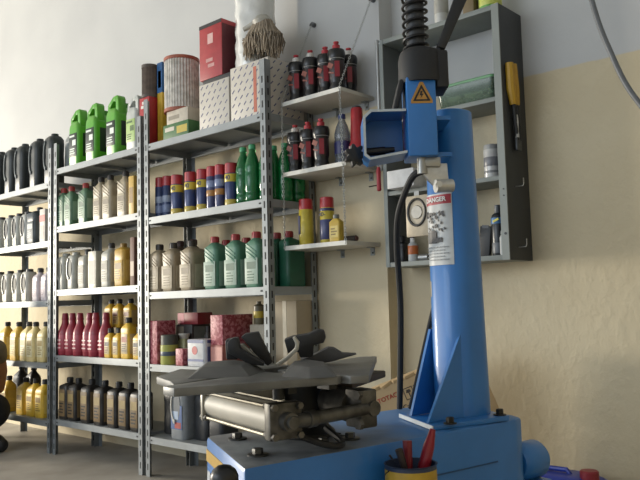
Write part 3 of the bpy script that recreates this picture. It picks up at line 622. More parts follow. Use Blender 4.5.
# ------------------------------------------------------------------ hanging shelves on the pilaster
WOOD = mat('c9c5ba', .55, 0, .05, 10)
LEV = [(1.808, .957, 1.318), (1.478, .957, 1.332), (1.138, .957, 1.326)]
names = ('upper white hanging shelf with five black polish bottles', 'middle white hanging shelf with three black bottles', 'lowest white hanging shelf with two spray cans')
YF, YB = .10, YP
for (z, xa, xb_), t in zip(LEV, names):
    r = empty('wall_shelf', ((xa+xb_)/2, (YF+YB)/2, z)); W_ = xb_-xa
    B().b2((-W_/2, -(YB-YF)/2, -.018), (W_/2, (YB-YF)/2, 0), .0015).build('board', WOOD, r)
    B().b2((-W_/2-.001, -(YB-YF)/2-.001, -.0185), (W_/2+.001, -(YB-YF)/2+.0006, .0005)).build('edge_band', mat('d2d0c8', .5), r)
    yb = (YB-YF)/2
    for xx in (-W_*.1, W_*.38):
        b = B(); b.b2((xx-.012, yb-.003, -.055), (xx+.012, yb, -.018)); b.b2((xx-.012, yb-.03, -.0215), (xx+.012, yb, -.018)); b.cyl((xx, yb-.002, -.043), (xx, yb-.012, -.043), .005)
        b.build('bracket', mat('8d8f8c', .4, .7), r)
    tag(r, t, 'wall shelf', 'white shelves hung from chains')
def chain(pts, label):
    r = empty('hanging_chain', pts[0]); o0 = Vector(pts[0]); b = B(); k = 0
    for a, c in zip(pts, pts[1:]):
        a = Vector(a); c = Vector(c); d = c-a; n = max(2, int(d.length/.0115)); t = d.normalized(); s1 = t.orthogonal().normalized(); s2 = t.cross(s1)
        for i in range(n):
            m_ = a+d*((i+.5)/n)-o0; s = s1 if k % 2 else s2; k += 1
            b.tube([m_+t*(.0085*math.cos(q*PI/3))+s*(.0042*math.sin(q*PI/3)) for q in range(6)], .0013, 5, True)
    b.build('links', mat('a9aaa6', .35, .85), r)
    h = B(); h.cyl((0, 0, 0), (0, .02, 0), .012); h.tube([(0, 0, 0), (0, -.012, -.004), (0, -.014, -.012)], .003, 6); h.build('wall_hook', mat('6d6f70', .4, .7), r)
    tag(r, label, 'chain', 'chains holding the white shelves')
xl, xr_ = .962, 1.314; yc = YF-.006
chain([(.963, YP-.02, 2.242), (xl, yc, LEV[0][0]), (xl, yc, LEV[1][0]), (xl, yc, LEV[2][0]-.012)], 'steel chain carrying the left ends of the white shelves')
chain([(1.334, YP-.02, 2.258), (xr_, yc, LEV[0][0]), (xr_+.008, yc, LEV[1][0]), (xr_+.01, yc, LEV[2][0]-.012)], 'steel chain carrying the right ends of the white shelves')
pw_, pr_ = polish('c6c3bd'), polish('a82a34')
g = 'black polish bottles on the upper hanging shelf'
for px, pp, yf, t in ((288.5, pw_, .125, 'black polish bottle with white collar, leftmost on upper shelf'), (302.5, pw_, .125, 'black polish bottle with white collar, second from left on upper shelf'),
                      (316.5, pr_, .14, 'black polish bottle with red cap, middle of upper shelf'), (328, pr_, .125, 'tallest-looking black polish bottle with red cap near the shelf end'),
                      (341, pw_, .23, 'black polish bottle behind the others at right end of upper shelf')): put(pp, px, LEV[0][0], .076, .076, t, 'polish bottle', g, yf=yf, rnd=True)
g = 'black polish bottles on the middle hanging shelf'
for px, pp, t in ((287.5, pw_, 'black polish bottle with white collar, left on middle shelf'), (300, pr_, 'black polish bottle with red cap, second on middle shelf'), (313, pr_, 'black polish bottle with red cap, third on middle shelf')): put(pp, px, LEV[1][0], .076, .076, t, 'polish bottle', g, yf=.13, rnd=True)
p = soda('clear_bottle', .037, .25, 'a9b4c4', '2c3f74', .8, '2a2c5c'); put(p, 327.5, LEV[1][0], .072, .072, 'clear bottle with blue cap and dark blue label', 'bottle', None, yf=.19, rnd=True)
r = empty('red_additive_bottle'); b = B(); b.lathe([(.034, 0), (.036, .004), (.036, .10), (.032, .108), (.031, .112), (.026, .255), (.024, .262)], n=20); b.build('body', mat('a3242c', .35), r)
b = B(); b.lathe([(.02, .26), (.02, .27)], n=16); b.build('cap', mat('2f2a2a', .4), r); b = B(); b.box((-.01, -.036, .07), (.02, .003, .035)); b.build('label', mat('c9a09c', .4), r)
put(Proto(r), 349.5, LEV[1][0], .072, .072, 'tall tapering red bottle beside the blue machine arm', 'bottle', None, yf=.20, rnd=True)
p = spray('spray_can', .033, .215, 'b8a63a', 'a8242a', [(.10, .52, 'b8a63a')], .21); o = put(p, 299, LEV[2][0], .066, .066, 'yellow spray can with red cap, left on the lowest shelf', 'spray can', 'yellow spray cans on the lowest shelf', yf=.135, rnd=True)
b = B(); b.box((-.0165, -.0283, .095), (.024, .003, .085), 0, Matrix.Rotation(-.53, 3, 'Z')); b.build('blue_panel', mat('2f3560', .4), o)
p = spray('spray_can', .033, .215, 'b8a63a', 'a8242a', [(.10, .52, '39406c'), (.70, .76, '2e3560')], .21, txt='WD-40', txtz=.625, txtc='1c2148'); put(p, 320, LEV[2][0], .066, .066, 'yellow and blue spray can with red cap, right on the lowest shelf', 'spray can', 'yellow spray cans on the lowest shelf', yf=.165, rnd=True)
r = empty('small_oil_can'); b = B(); b.loft([(0, 0, 0, .058, .032, .006), (.003, 0, 0, .06, .034, .006), (.088, 0, 0, .06, .034, .006), (.10, 0, 0, .034, .026, .01), (.103, 0, 0, .024, .024, .011)]); b.build('can', mat('b89b3a', .35), r)
b = B(); b.lathe([(.014, .102), (.014, .118), (.012, .12)], n=14); b.build('cap', mat('6e6e66', .4), r); b = B(); b.box((0, -.0172, .045), (.044, .001, .05)); b.mi = 1; print_bars(b, -.018, .018, .03, .06, -.0176, 3, .0004); b.build('label', [mat('c7b25c', .4), mat('7a6426', .4)], r)
put(Proto(r), 328.5, LEV[2][0], .06, .034, 'small flat yellow can in front of the right spray can', 'can', None, yf=.112)
r = empty('rubber_grip', (1.275, .19, LEV[2][0]+.0145)); b = B(); b.cyl((-.04, 0, 0), (.03, -.0, 0), .0135, .0135, 14); b.build('sleeve', mat('2a2422', .6), r); b = B(); b.cyl((.03, 0, 0), (.036, 0, 0), .010); b.build('plug', mat('5a3a34', .5), r)
tag(r, 'short dark cylinder lying beside the small yellow can', 'grip')

# ------------------------------------------------------------------ wall cabinet
CX0, CX1, CF, CZ0, CZ1 = 1.425, 2.005, .24, 1.02, 2.018
GREY = mat('7d8380', .5, 0, .06, 6); CIN = mat('5d6264', .6, 0, .06, 6); CSIDE_SHADED = mat('34373a', .55, 0, .06, 6)  # outer right side: its shade is put into a darker grey
r = empty('wall_cabinet', (CX0, CF, CZ0)); Wc = CX1-CX0; Hc = CZ1-CZ0; Dc = YW-CF
for x, sd in ((0, 0), (Wc-.018, 1)): B().b2((x, 0.004, 0), (x+.018, Dc, Hc), .001).build('side_panel', CSIDE_SHADED if sd else CIN, r)
B().b2((0, 0, 0), (.019, .0045, Hc)).build('front_edge', GREY, r); B().b2((Wc-.03, -.001, 0), (Wc, .0045, Hc)).build('front_edge', GREY, r)
B().b2((.018, .002, Hc-.02), (Wc-.018, Dc, Hc), .001).build('top_board', GREY, r)
B().b2((.018, .002, 0), (Wc-.018, Dc, .02), .001).build('bottom_board', GREY, r)
SH = [.325, .634]
for z in SH: B().b2((.018, .004, z-.018), (Wc-.018, Dc, z), .001).build('shelf', GREY, r)
b = B(); b.cyl((-.010, .0, .42), (-.010, .0, Hc-.01), .0075, .0075, 12); b.cyl((-.010, 0, Hc-.012), (.006, .004, Hc-.012), .004); b.cyl((-.010, 0, .5), (.006, .004, .5), .004); b.cyl((-.010, 0, Hc-.012), (-.010, 0, Hc+.004), .009)
b.build('hinge_rod', mat('a3a5a5', .35, .7), r)
for zz in (.285, .05):
    b = B(); b.tube([(Wc-.001, .075, zz), (Wc+.03, .075, zz), (Wc+.034, .075, zz+.008), (Wc+.034, .075, zz+.03)], .0022, 6); b.build('hook', mat('b4b4b0', .35, .8), r)
b = B(); b.cyl((Wc-.012, .0, .10), (Wc-.012, -.003, .10), .005); b.cyl((Wc-.012, .0, .245), (Wc-.012, -.003, .245), .003); b.cyl((Wc-.012, .0, .27), (Wc-.012, -.003, .27), .003); b.build('screw', mat('3a3a3a', .4, .5), r)
tag(r, 'open grey metal wall cabinet behind the blue column', 'cabinet')
def cz(i): return (CZ0+.02 if i < 0 else CZ0+SH[i] if i < 2 else CZ1)+.0006
# things in and on it
r = empty('plastic_tub', (X_at(474, CF+.09, cz(1)), CF+.09, cz(1))); b = B()
b.loft([(0, 0, 0, .24, .12, .015), (.006, 0, 0, .25, .13, .02), (.085, 0, 0, .27, .145, .02)]); b.build('tub', mat('8fae96', .2, trans=.75), r)
b = B(); b.loft([(.085, 0, 0, .278, .152, .022), (.093, 0, 0, .28, .154, .022), (.097, 0, 0, .27, .145, .02)]); b.build('lid', mat('5f9a66', .35, trans=.2), r)
b = B()
for i in range(26): b.box((random.uniform(-.1, .1), random.uniform(-.045, .045), random.uniform(.012, .05)), (.03, .02, .014), .003, Matrix.Rotation(random.uniform(0, 3), 3, 'Z'))
o = b.build('small_parts', mat('8c8880', .5, .3, hex2='4a4844', scale=40), r); o['kind'] = 'stuff'
tag(r, 'green-lidded clear tub of small parts in the cabinet', 'tub')
p = spray('spray_can', .033, .135, 'b4b5b5', '8a8c8c', [(.15, .22, '77797c'), (.35, .62, '6c6e74')], .12); put(p, 483.5, cz(0), .066, .066, 'short white can with grey print in the cabinet', 'can', None, yf=CF+.03, rnd=True)
r = empty('polish_bottle'); b = B(); b.lathe([(.026, 0), (.0275, .004), (.0275, .15), (.022, .162), (.014, .168)], n=18); b.build('body', mat('1c2228', .3), r)
b = B(); b.lathe([(.0277, .125), (.028, .126), (.028, .148), (.0277, .149)], n=18); b.mi = 1; b.box((0.004, -.0275, .138), (.026, .003, .008), 0, Matrix.Rotation(-.4, 3, 'Y')); b.mi = 2; b.lathe([(.0277, .01), (.028, .011), (.028, .05), (.0277, .051)], n=18); b.build('label', [mat('3c6c9c', .4), mat('c9c23c', .4), mat('5a5f66', .4)], r)
b = B(); b.lathe([(.013, .166), (.014, .168), (.013, .198), (.011, .20)], n=14); b.build('cap', mat('4c5054', .4), r); put(Proto(r), 491.5, cz(-1), .056, .056, 'black bottle with blue band and yellow stroke, right end of cabinet bottom', 'bottle', None, yf=CF+.04, rnd=True)
p = bottle('white_bottle', .028, .028, .095, 'a9adad', '8f9494', None, capr=.011, caph=.016, neck=0); put(p, 489.5, cz(-1), .028, .028, 'small pale bottle left of the black bottle in the cabinet', 'bottle', None, yf=CF+.012)
r = empty('chisel_case'); b = B(); b.box((0, 0, .06), (.05, .022, .122), .004, Matrix.Rotation(.12, 3, 'Y')); b.build('case', mat('24272a', .5), r); b = B(); b.box((.007, -.011, .118), (.03, .003, .012), 0, Matrix.Rotation(.12, 3, 'Y')); b.build('clasp', mat('3a3d40', .4), r)
put(Proto(r), 478.5, cz(-1), .05, .022, 'dark slim case leaning beside the small pale bottle', 'case', None, yf=CF+.08, dz=.003)
p = bottle('dark_bottle', .05, .05, .115, '1e2022', '151617', None, capr=.017, caph=.025, neck=0); put(p, 393.5, cz(-1), .05, .05, 'dark bottle at left end of the cabinet bottom', 'bottle', None, yf=CF+.045)
r = empty('orange_bottle'); b = B(); b.lathe([(.021, 0), (.022, .003), (.022, .07), (.012, .082), (.01, .086)], n=16); b.build('body', mat('b0b3b4', .4), r); b = B(); b.lathe([(.0222, .03), (.0226, .031), (.0226, .066), (.0222, .067)], n=16); b.build('label', mat('b5602c', .4), r); b = B(); b.lathe([(.011, .084), (.012, .10)], n=12); b.build('cap', mat('d2d2d0', .4), r)
put(Proto(r), 407.5, cz(-1), .044, .044, 'small white and orange bottle behind the hose', 'bottle', None, yf=CF+.03, rnd=True)
r = empty('metal_roll'); b = B(); b.cyl((-.022, 0, .014), (.022, 0, .014), .014); b.build('roll', mat('a4a6a6', .3, .7), r); b = B(); b.cyl((.0222, 0, .014), (.024, 0, .014), .006); b.build('core', mat('2e2e2e', .5), r); put(Proto(r), 417, cz(-1), .044, .03, 'small silver roll on the cabinet bottom beside the column', 'roll', None, yf=CF+.02)
r = carton('white_box', .135, .09, .075, mat('c4c5c6', .5)); put(Proto(r), 386.5, cz(0), .135, .09, 'plain white box on the cabinet middle shelf', 'carton', None, yf=CF-.055)
# square plate with ring hung under the shelf
r = empty('speaker_plate', (X_at(418, CF-.012, 1.2), CF-.012, cz(0)-.022)); b = B(); b.box((0, 0, -.10), (.11, .012, .17), .002); b.build('plate', mat('b5a993', .45, .2), r)
b = B(); b.tube([(.043*math.cos(2*PI*i/28), -.008, -.085+.055*math.sin(2*PI*i/28)) for i in range(28)], .0055, 8, True); b.build('ring', mat('3b3936', .4), r)
b = B(); b.cyl((0, -.005, -.085), (0, -.010, -.085), .03, .026, 20); b.build('disc', mat('a9a294', .3, .3), r); b = B(); b.b2((-.012, -.004, -.016), (.012, .004, .004)); b.build('hanger_tab', mat('8e8d89', .4, .5), r)
tag(r, 'beige square plate with a dark ring hung in front of the cabinet', 'plate')
# on top
r = empty('white_canister'); b = B(); b.lathe([(.028, 0), (.03, .004), (.03, .17), (.026, .178)], n=18); b.build('body', mat('b9b9b4', .4), r); b = B(); b.lathe([(.0302, .05), (.0306, .051), (.0306, .11), (.0302, .111)], n=18); b.build('label', mat('9c9a92', .5), r); put(Proto(r), 434, cz(2), .06, .06, 'white canister standing on the cabinet top behind the lever', 'canister', None, yf=CF+.03, rnd=True)
r = carton('brown_carton', .05, .05, .07, mat('6f6042', .6)); put(Proto(r), 462, cz(2), .05, .05, 'small brown carton on the cabinet top', 'carton', None, yf=CF+.03)
r = empty('green_can'); b = B(); b.lathe([(.045, 0), (.046, .004), (.046, .12), (.042, .125)], n=22); b.build('can', mat('5f9a3c', .35), r); b = B(); b.lathe([(.0462, .02), (.0466, .021), (.0466, .06), (.0462, .061)], n=22); b.build('label', mat('b8c05c', .4), r); put(Proto(r), 471, cz(2), .092, .092, 'green can with yellow label on the cabinet top', 'can', None, yf=CF+.03, rnd=True)
# long-handled cutters hanging on the outer side
r = empty('bolt_cutter', (CX1+.016, CF+.07, CZ1-.235)); 
for s in (-1, 1):
    b = B(); b.tube([(0, -.016+s*.014, 0), (0, -.010+s*.016, -.10), (0, s*.012, -.16)], [.016, .018, .014], 10); b.build('grip', mat('b88f24', .5), r)
    b = B(); b.tube([(0, s*.012, -.15), (0, s*.014+.01, -.24), (0, s*.008+.014, -.30)], [.008, .008, .010], 8); b.build('arm', mat('2c2d2f', .4, .4), r)
b = B(); b.box((0, .012, -.315), (.012, .04, .05), .004); b.cyl((.007, .012, -.30), (-.007, .012, -.30), .009); b.build('jaw', mat('55585a', .35, .6), r)
b = B(); b.tube([(0, .002, -.20), (.004, .0, -.23), (0, .004, -.26), (.004, .0, -.29)], .008, 6); b.build('tag', mat('a9a9a6', .5), r)
tag(r, 'cutters with yellow grips hanging on the cabinet side', 'cutters')
# red screwdriver hanging at the left edge of the cabinet
r = empty('screwdriver', (CX0-.012, CF-.016, 1.51)); b = B(); b.cyl((0, 0, 0), (0, 0, -.055), .004, .004, 8); b.build('shaft', mat('8d8f8f', .3, .8), r); b = B(); b.lathe([(.006, -.16), (.010, -.155), (.009, -.10), (.0105, -.075), (.006, -.055)], n=10); b.build('handle', mat('9c2430', .35), r); b = B(); b.cyl((0, .016, -.13), (-.05, -.006, -.135), .003, .003, 6); b.build('peg', mat('3c3a36', .5), r)
tag(r, 'red-handled screwdriver hanging at the left edge of the cabinet', 'screwdriver')

# ------------------------------------------------------------------ tyre changing machine
RZ = -math.radians(11.2); MO = Vector((2.26, -1.34, 0))
def MW(x, y, z): return MO+Vector((x*math.cos(RZ)-y*math.sin(RZ), x*math.sin(RZ)+y*math.cos(RZ), z))
BLUE = mat('2a72b8', .38, 0, .06, 9, .03, coat=.2); IRON = mat('3b3b3a', .5, .5, .12, 25, .1); RUB = mat('1e1f21', .65, 0, .1, 30, .05)
ALU = mat('a9a69c', .35, .75, .12, 18, .05); CAST = mat('6b6963', .5, .6, .15, 30, .15, 0, '474541')

def worn_mat():
    """blue top sheet whose paint is scuffed to dirty grey around the turntable end"""
    M_ = bpy.data.materials.new('mat_worn_top'); M_.use_nodes = True; n = M_.node_tree.nodes; l = M_.node_tree.links; b = n['Principled BSDF']
    tc = n.new('ShaderNodeTexCoord'); sp = n.new('ShaderNodeSeparateXYZ'); l.new(tc.outputs['Object'], sp.inputs[0])
    no = n.new('ShaderNodeTexNoise'); no.inputs['Scale'].default_value = 11; no.inputs['Detail'].default_value = 6; l.new(tc.outputs['Object'], no.inputs['Vector'])
    ma = n.new('ShaderNodeMath'); ma.operation = 'MULTIPLY_ADD'; ma.inputs[1].default_value = .30; l.new(no.outputs['Fac'], ma.inputs[0]); l.new(sp.outputs[1], ma.inputs[2])
    mr = n.new('ShaderNodeMapRange'); mr.inputs[1].default_value = .44; mr.inputs[2].default_value = .68; l.new(ma.outputs[0], mr.inputs[0])
    sc = n.new('ShaderNodeValToRGB'); sc.color_ramp.elements[0].position = .35; sc.color_ramp.elements[1].position = .62; sc.color_ramp.elements[0].color = lin('5c6064'); sc.color_ramp.elements[1].color = lin('85898c'); l.new(no.outputs['Fac'], sc.inputs[0])
    mx = n.new('ShaderNodeMix'); mx.data_type = 'RGBA'; l.new(mr.outputs[0], mx.inputs[0]); l.new(sc.outputs[0], mx.inputs[6]); mx.inputs[7].default_value = lin('3f78b4'); l.new(mx.outputs[2], b.inputs['Base Color'])
    b.inputs['Roughness'].default_value = .42; return M_
WORN = worn_mat()
mch = empty('tyre_changer', MO, RZ)
tag(mch, 'blue tyre changing machine with dark turntable and tall column', 'tyre changer')
base = [(.001, -.002), (0, .80), (-.012, .835), (-.045, .85), (-.33, .85), (-.357, .82), (-.357, .109)]
b = B(); b.prism(base, .0, .570, bev=.009)
for f in b.bm.faces:
    f.normal_update()
    if f.normal.z > .9: f.material_index = 1
cab = b.build('base_cabinet', [BLUE, WORN], mch)
# the seam line of the housing on its long side
B().b2((.0005, .02, .475), (.0025, .72, .478)).build('seam', mat('22507e', .5), cab)
for bx, by in ((-.269, .142), (-.08, .079), (-.262, .377), (-.079, .247), (-.085, .326)):
    q = B(); q.lathe([(.022, .570), (.022, .5735), (.02, .574)], (bx, by, 0), 20); q.lathe([(.0115, .574), (.0115, .583), (.010, .585)], (bx, by, 0), 6); q.build('bolt', mat('4a4a48', .4, .7), cab)
for bx, by in ((-.161, .345), (-.130, .333)):
    q = B(); q.lathe([(.012, .5696), (.012, .5712)], (bx, by, 0), 16); q.build('hole', mat('141517', .8), cab)
# yellow strip and lettering on the front face
fx, fy = Vector((-.357, .111)), Vector((-.001, .001)); P0 = Vector((-.357, .109, 0)); P1 = Vector((.001, -.002, 0)); dv = (P1-P0); ln = dv.length; mt = Matrix.Translation(P0) @ Matrix.Rotation(math.atan2(dv.y, dv.x), 4, 'Z')
q = B(); q.prism([(0.006, .515), (ln*.62, .515), (ln*.62, .542), (0.006, .542)], 0, .0016, mt @ Matrix.Rotation(PI/2, 4, 'X')); q.build('yellow_stripe', mat('c29a38', .4), cab)
q = B(); q.prism([(ln*.02, .45), (ln*.10, .45), (ln*.13, .495), (ln*.05, .495)], 0, .0016, mt @ Matrix.Rotation(PI/2, 4, 'X')); q.prism([(ln*.15, .45), (ln*.20, .45), (ln*.23, .495), (ln*.18, .495)], 0, .0016, mt @ Matrix.Rotation(PI/2, 4, 'X')); q.build('white_mark', mat('c4c8cc', .4), cab)
# control lever with ball knob in front
q = B(); q.cyl((-.01, .0, .45), (.035, -.06, .55), .008); lv = q.build('control_lever', IRON, mch); q = B(); q.lathe([(.012, -.026), (.021, -.020), (.0255, -.008), (.0255, .008), (.021, .018), (.012, .025), (.004, .027)], (.043, -.068, .566), 18); q.build('knob', mat('17181a', .35), lv)
# column foot
q = B(); q.prism([(-.225, .606), (-.025, .527), (.006, .765), (-.185, .84)], .5705, .583, bev=.002); ft = q.build('foot_plate', BLUE, mch)
q = B(); q.prism([(-.2252, .6045), (-.0252, .5255), (-.0245, .5285), (-.2245, .6075)], .572, .582); q.build('pale_edge', mat('c4ccd2', .4, .3), ft)  # pale strip along the front edge of the plate
for bx, by in ((-.015, .575), (-.015, .755), (-.175, .80)):
    q = B(); q.lathe([(.016, .583), (.016, .586)], (bx, by, 0), 16); q.lathe([(.010, .586), (.010, .597), (.008, .599)], (bx, by, 0), 6); q.build('bolt', mat('2f2e2c', .4, .6), ft)
# column: rounded box section
cx, cy, cw, cd = -.103, .712, .118, .125
q = B(); q.loft([(.583, cx, cy+.004, cw+.004, cd+.010, .048), (1.366, cx, cy-.006, cw, cd-.012, .048), (1.369, cx, cy-.006, cw-.006, cd-.018, .046)], 10); colm = q.build('column', BLUE, mch, 50)
for gx, gy in ((-.168, .592), (-.058, .543)):
    q = B(); q.prism([(gy, .584), (.70, .584), (.70, .80), (.672, .80)], -.004, .004, Matrix(((0, 0, 1, gx), (1, 0, 0, 0), (0, 1, 0, 0), (0, 0, 0, 1)))); q.build('gusset', BLUE, mch)
# weld patch of old paint loss and the safety sticker wrapped round the left front corner
def wrap(z0, z1, s0, s1, off, nseg=24):
    """strip round the column's front: s runs along the perimeter from the left side (0) over the front"""
    r_ = .048; out = []
    L2 = cw-2*r_; arc = r_*PI/2; q = B(); V = []; Fc = []
    for i in range(nseg+1):
        s = s0+(s1-s0)*i/nseg
        if s < arc: a = PI+s/r_; p = (cx-cw/2+r_+(r_+off)*math.cos(a), cy-cd/2+r_+(r_+off)*math.sin(a))
        elif s < arc+L2: p = (cx-cw/2+r_+s-arc, cy-cd/2-off)
        elif s < 2*arc+L2: a = 1.5*PI+(s-arc-L2)/r_; p = (cx+cw/2-r_+(r_+off)*math.cos(a), cy-cd/2+r_+(r_+off)*math.sin(a))
        else: p = (cx+cw/2+off, cy-cd/2+r_+s-2*arc-L2)
        V += [(p[0], p[1], z0), (p[0], p[1], z1)]
    for i in range(nseg): Fc.append([2*i, 2*i+2, 2*i+3, 2*i+1])
    q._new(V, Fc); return q
stk = wrap(.965, 1.150, .030, .132, .0022).build('safety_sticker', mat('c3c6c6', .45), colm, 60, 'white safety sticker')
wrap(1.122, 1.146, .032, .130, .0028).build('red_header', mat('a8303c', .45), stk, 60)
arc = .03*PI/2
def on_sticker(me_o):
    """bend a flat mesh laid out with x = run along the sticker, z = height onto the rounded front"""
    r_ = .048
    for v in me_o.data.vertices:
        sr, off = v.co.x, -v.co.y; arc_ = r_*PI/2; L2 = cw-2*r_
        if sr < arc_: a = PI+sr/r_; p = (cx-cw/2+r_+(r_+off)*math.cos(a), cy-.003-cd/2+r_+(r_+off)*math.sin(a))
        elif sr < arc_+L2: p = (cx-cw/2+r_+sr-arc_, cy-.003-cd/2-off)
        else: a = 1.5*PI+(sr-arc_-L2)/r_; p = (cx+cw/2-r_+(r_+off)*math.cos(a), cy-.003-cd/2+r_+(r_+off)*math.sin(a))
        v.co.x, v.co.y = p
    me_o.location = (0, 0, 0); me_o.rotation_euler = (0, 0, 0)
t = text_mesh('DANGER', .0165, mat('e4e2e0', .5), 'lettering', stk, (0, 0, 0), (0, 0, 0), bold=.0005)
for v in t.data.vertices: x, y, z = v.co; v.co = Vector((.086+x, -.0032-z, 1.1335+y))
on_sticker(t)
q = B()
for i in range(26): q.box((random.uniform(.06, .115), -.0026, random.uniform(1.05, 1.105)), (.003+random.random()*.005, .0012, .004+random.random()*.007), 0, Matrix.Rotation(random.uniform(-1, 1), 3, 'Y'))
for i in range(4): q.b2((.055+i*.008, -.0032, 1.022), (.063+i*.008, -.0020, 1.052))
q.b2((.087, -.0032, 1.024), (.094, -.0020, 1.036)); q.b2((.094, -.0032, 1.024), (.105, -.0020, 1.036)); q.cyl((.048, -.0018, 1.098), (.048, -.003, 1.098), .009, n=20)
on_sticker(q.build('pictogram', mat('4c4a4a', .5), stk))
q = B()
for k in range(5):
    for j in range(7-k % 2): q.b2((.046+j*.011, -.0032, .978+k*.008), (.056+j*.011, -.002, .9805+k*.008))
on_sticker(q.build('fine_print', mat('94989a', .5), stk))
wrap(.885, .925, .030, .052, .0012).build('old_sticker', mat('b5a88c', .6), colm, 60)
# swing arm: square tube, channel to the left, rubber boot, spring, lever
ARM = Matrix(((.60, -.80, 0, -.003), (.80, .60, 0, .507), (0, 0, 1, 0), (0, 0, 0, 1)))   # x to the right of the arm's end face, y back along the arm
def part(q, name, material, parent=None, smooth=35, label=None):
    bmesh.ops.transform(q.bm, matrix=ARM, verts=q.bm.verts); return q.build(name, material, parent or mch, smooth, label)
arm = part(B().b2((-.034, 0, 1.219), (.037, .10, 1.412), .004), 'swing_arm', BLUE)
q = B(); q.b2((.03, .03, 1.222), (.075, .17, 1.232)); q.b2((.03, .03, 1.312), (.075, .17, 1.322)); q.b2((.034, .085, 1.222), (.045, .17, 1.322)); part(q, 'flange', BLUE)
XZ = Matrix(((1, 0, 0, 0), (0, 0, 1, 0), (0, 1, 0, 0), (0, 0, 0, 1)))
outer = [(-.036, 1.335), (-.122, 1.335), (-.140, 1.318), (-.140, 1.224), (-.126, 1.213), (-.036, 1.228)]
inner = [(-.036, 1.329), (-.119, 1.329), (-.134, 1.315), (-.134, 1.228), (-.124, 1.219), (-.036, 1.234)]
q = B()
for i in range(len(outer)-1): q.prism([outer[i], outer[i+1], inner[i+1], inner[i]], .004, .10, XZ)
q.prism(outer, .097, .103, XZ); chn = part(q, 'channel', BLUE)
q = B()
for i in range(len(outer)-1): q.prism([outer[i], outer[i+1], inner[i+1], inner[i]], .003, .0045, XZ)
part(q, 'pale_edge', mat('b9c2c8', .4, .3), chn)  # pale rim: light on the channel's edge put into its colour
q = B(); q.cyl((-.139, .05, 1.240), (-.085, .05, 1.244), .010, .010, 12); q.cyl((-.085, .05, 1.244), (-.062, .05, 1.246), .008, .006, 12); part(q, 'bolt', mat('2a2a2c', .4, .5), chn)
q = B(); q.cyl((-.13, .05, 1.235), (-.165, .05, 1.233), .008, .008, 10)
pts = [((.022+.005*math.cos(7*a))*math.cos(a), (.024+.005*math.cos(7*a))*math.sin(a)) for a in [2*PI*i/56 for i in range(56)]]
q.prism(pts, -.012, .012, Matrix.Translation((-.160, .045, 1.232)) @ Matrix.Rotation(PI/2, 4, 'X') @ Matrix.Rotation(.15, 4, 'Y'), .0015); part(q, 'clamp_knob', mat('161718', .5))
TR = Matrix(((1, 0, 0, .002), (0, 0, -1, -.0003), (0, 1, 0, 1.368), (0, 0, 0, 1)))
q = B(); q.prism([(-.026, -.022), (.026, -.022), (.026, -.015), (.004, .030), (-.004, .030), (-.026, -.015)], 0, .0006, TR); st = part(q, 'warning_sticker', mat('b5843a', .45), label='orange triangular warning sticker')
q = B(); o_, i_ = [(-.021, -.0165), (.021, -.0165), (0, .0235)], [(-.014, -.0125), (.014, -.0125), (0, .014)]
for k in range(3): j = (k+1) % 3; q.prism([o_[k], o_[j], i_[j], i_[k]], .0006, .0012, TR)
q.prism([(-.002, .008), (.003, .008), (.0005, .001), (.005, .001), (-.003, -.0105), (-.001, -.003), (-.005, -.003)], .0006, .0012, TR); part(q, 'lightning_mark', mat('1c1a18', .5), st)
q = B()
q.loft([(1.402, .008, .05, .104, .12, .045), (1.408, .008, .05, .106, .122, .046), (1.47, .008, .05, .104, .12, .046), (1.482, .008, .05, .098, .112, .045), (1.489, .004, .05, .07, .09, .034)], 8)
bt = part(q, 'rubber_boot', RUB, None, 40)
q = B(); q.b2((.040, .002, 1.385), (.070, .09, 1.478), .006); part(q, 'boot_flap', RUB, bt)
q = B(); q.box((-.050, .05, 1.375), (.014, .07, .075), .005, Matrix.Rotation(.25, 3, 'Y')); part(q, 'boot_flap', RUB, bt)
q = B(); q.cyl((.0, .05, 1.485), (.0, .05, 1.80), .023, .023, 18); part(q, 'spring_shaft', mat('3a3c3e', .45, .3))
q = B(); N = 14*16; q.tube([(.030*math.cos(2*PI*i/16), .05+.030*math.sin(2*PI*i/16), 1.484+i*.0215/16) for i in range(N)], .0036, 7); part(q, 'return_spring', mat('2c2d2f', .4, .6))
q = B(); q.tube([(.053, .03, 1.47), (.055, .03, 1.50)], .007, 8); q.prism([(-.010, 0), (.011, 0), (.020, .20), (-.016, .20)], -.012, .012, Matrix.Translation((.056, .03, 1.488)) @ Matrix.Rotation(.40, 4, 'Y') @ Matrix.Rotation(PI/2, 4, 'X'), .003); part(q, 'lock_lever', mat('1b1c1e', .5))
q = B(); q.cyl((.001, .03, 1.180), (.001, .03, 1.22), .013, .012, 14); q.b2((.0, .02, 1.196), (.045, .06, 1.219), .003); rd = part(q, 'rod_end', mat('a9a8a2', .3, .6))
q = B(); q.prism([(-.014, .0), (.050, .0), (.052, -.040), (.060, -.060), (.03, -.068), (-.014, -.022)], -.016, 0, Matrix.Translation((.012, .03, 1.205)) @ Matrix.Rotation(PI/2, 4, 'X'), .002); q.cyl((.030, .020, 1.148), (.072, .030, 1.150), .016, .016, 18); q.cyl((.036, .012, 1.150), (.036, .0, 1.150), .008, .008, 6); part(q, 'clevis', mat('c6c5c0', .28, .55, .1, 40), rd)
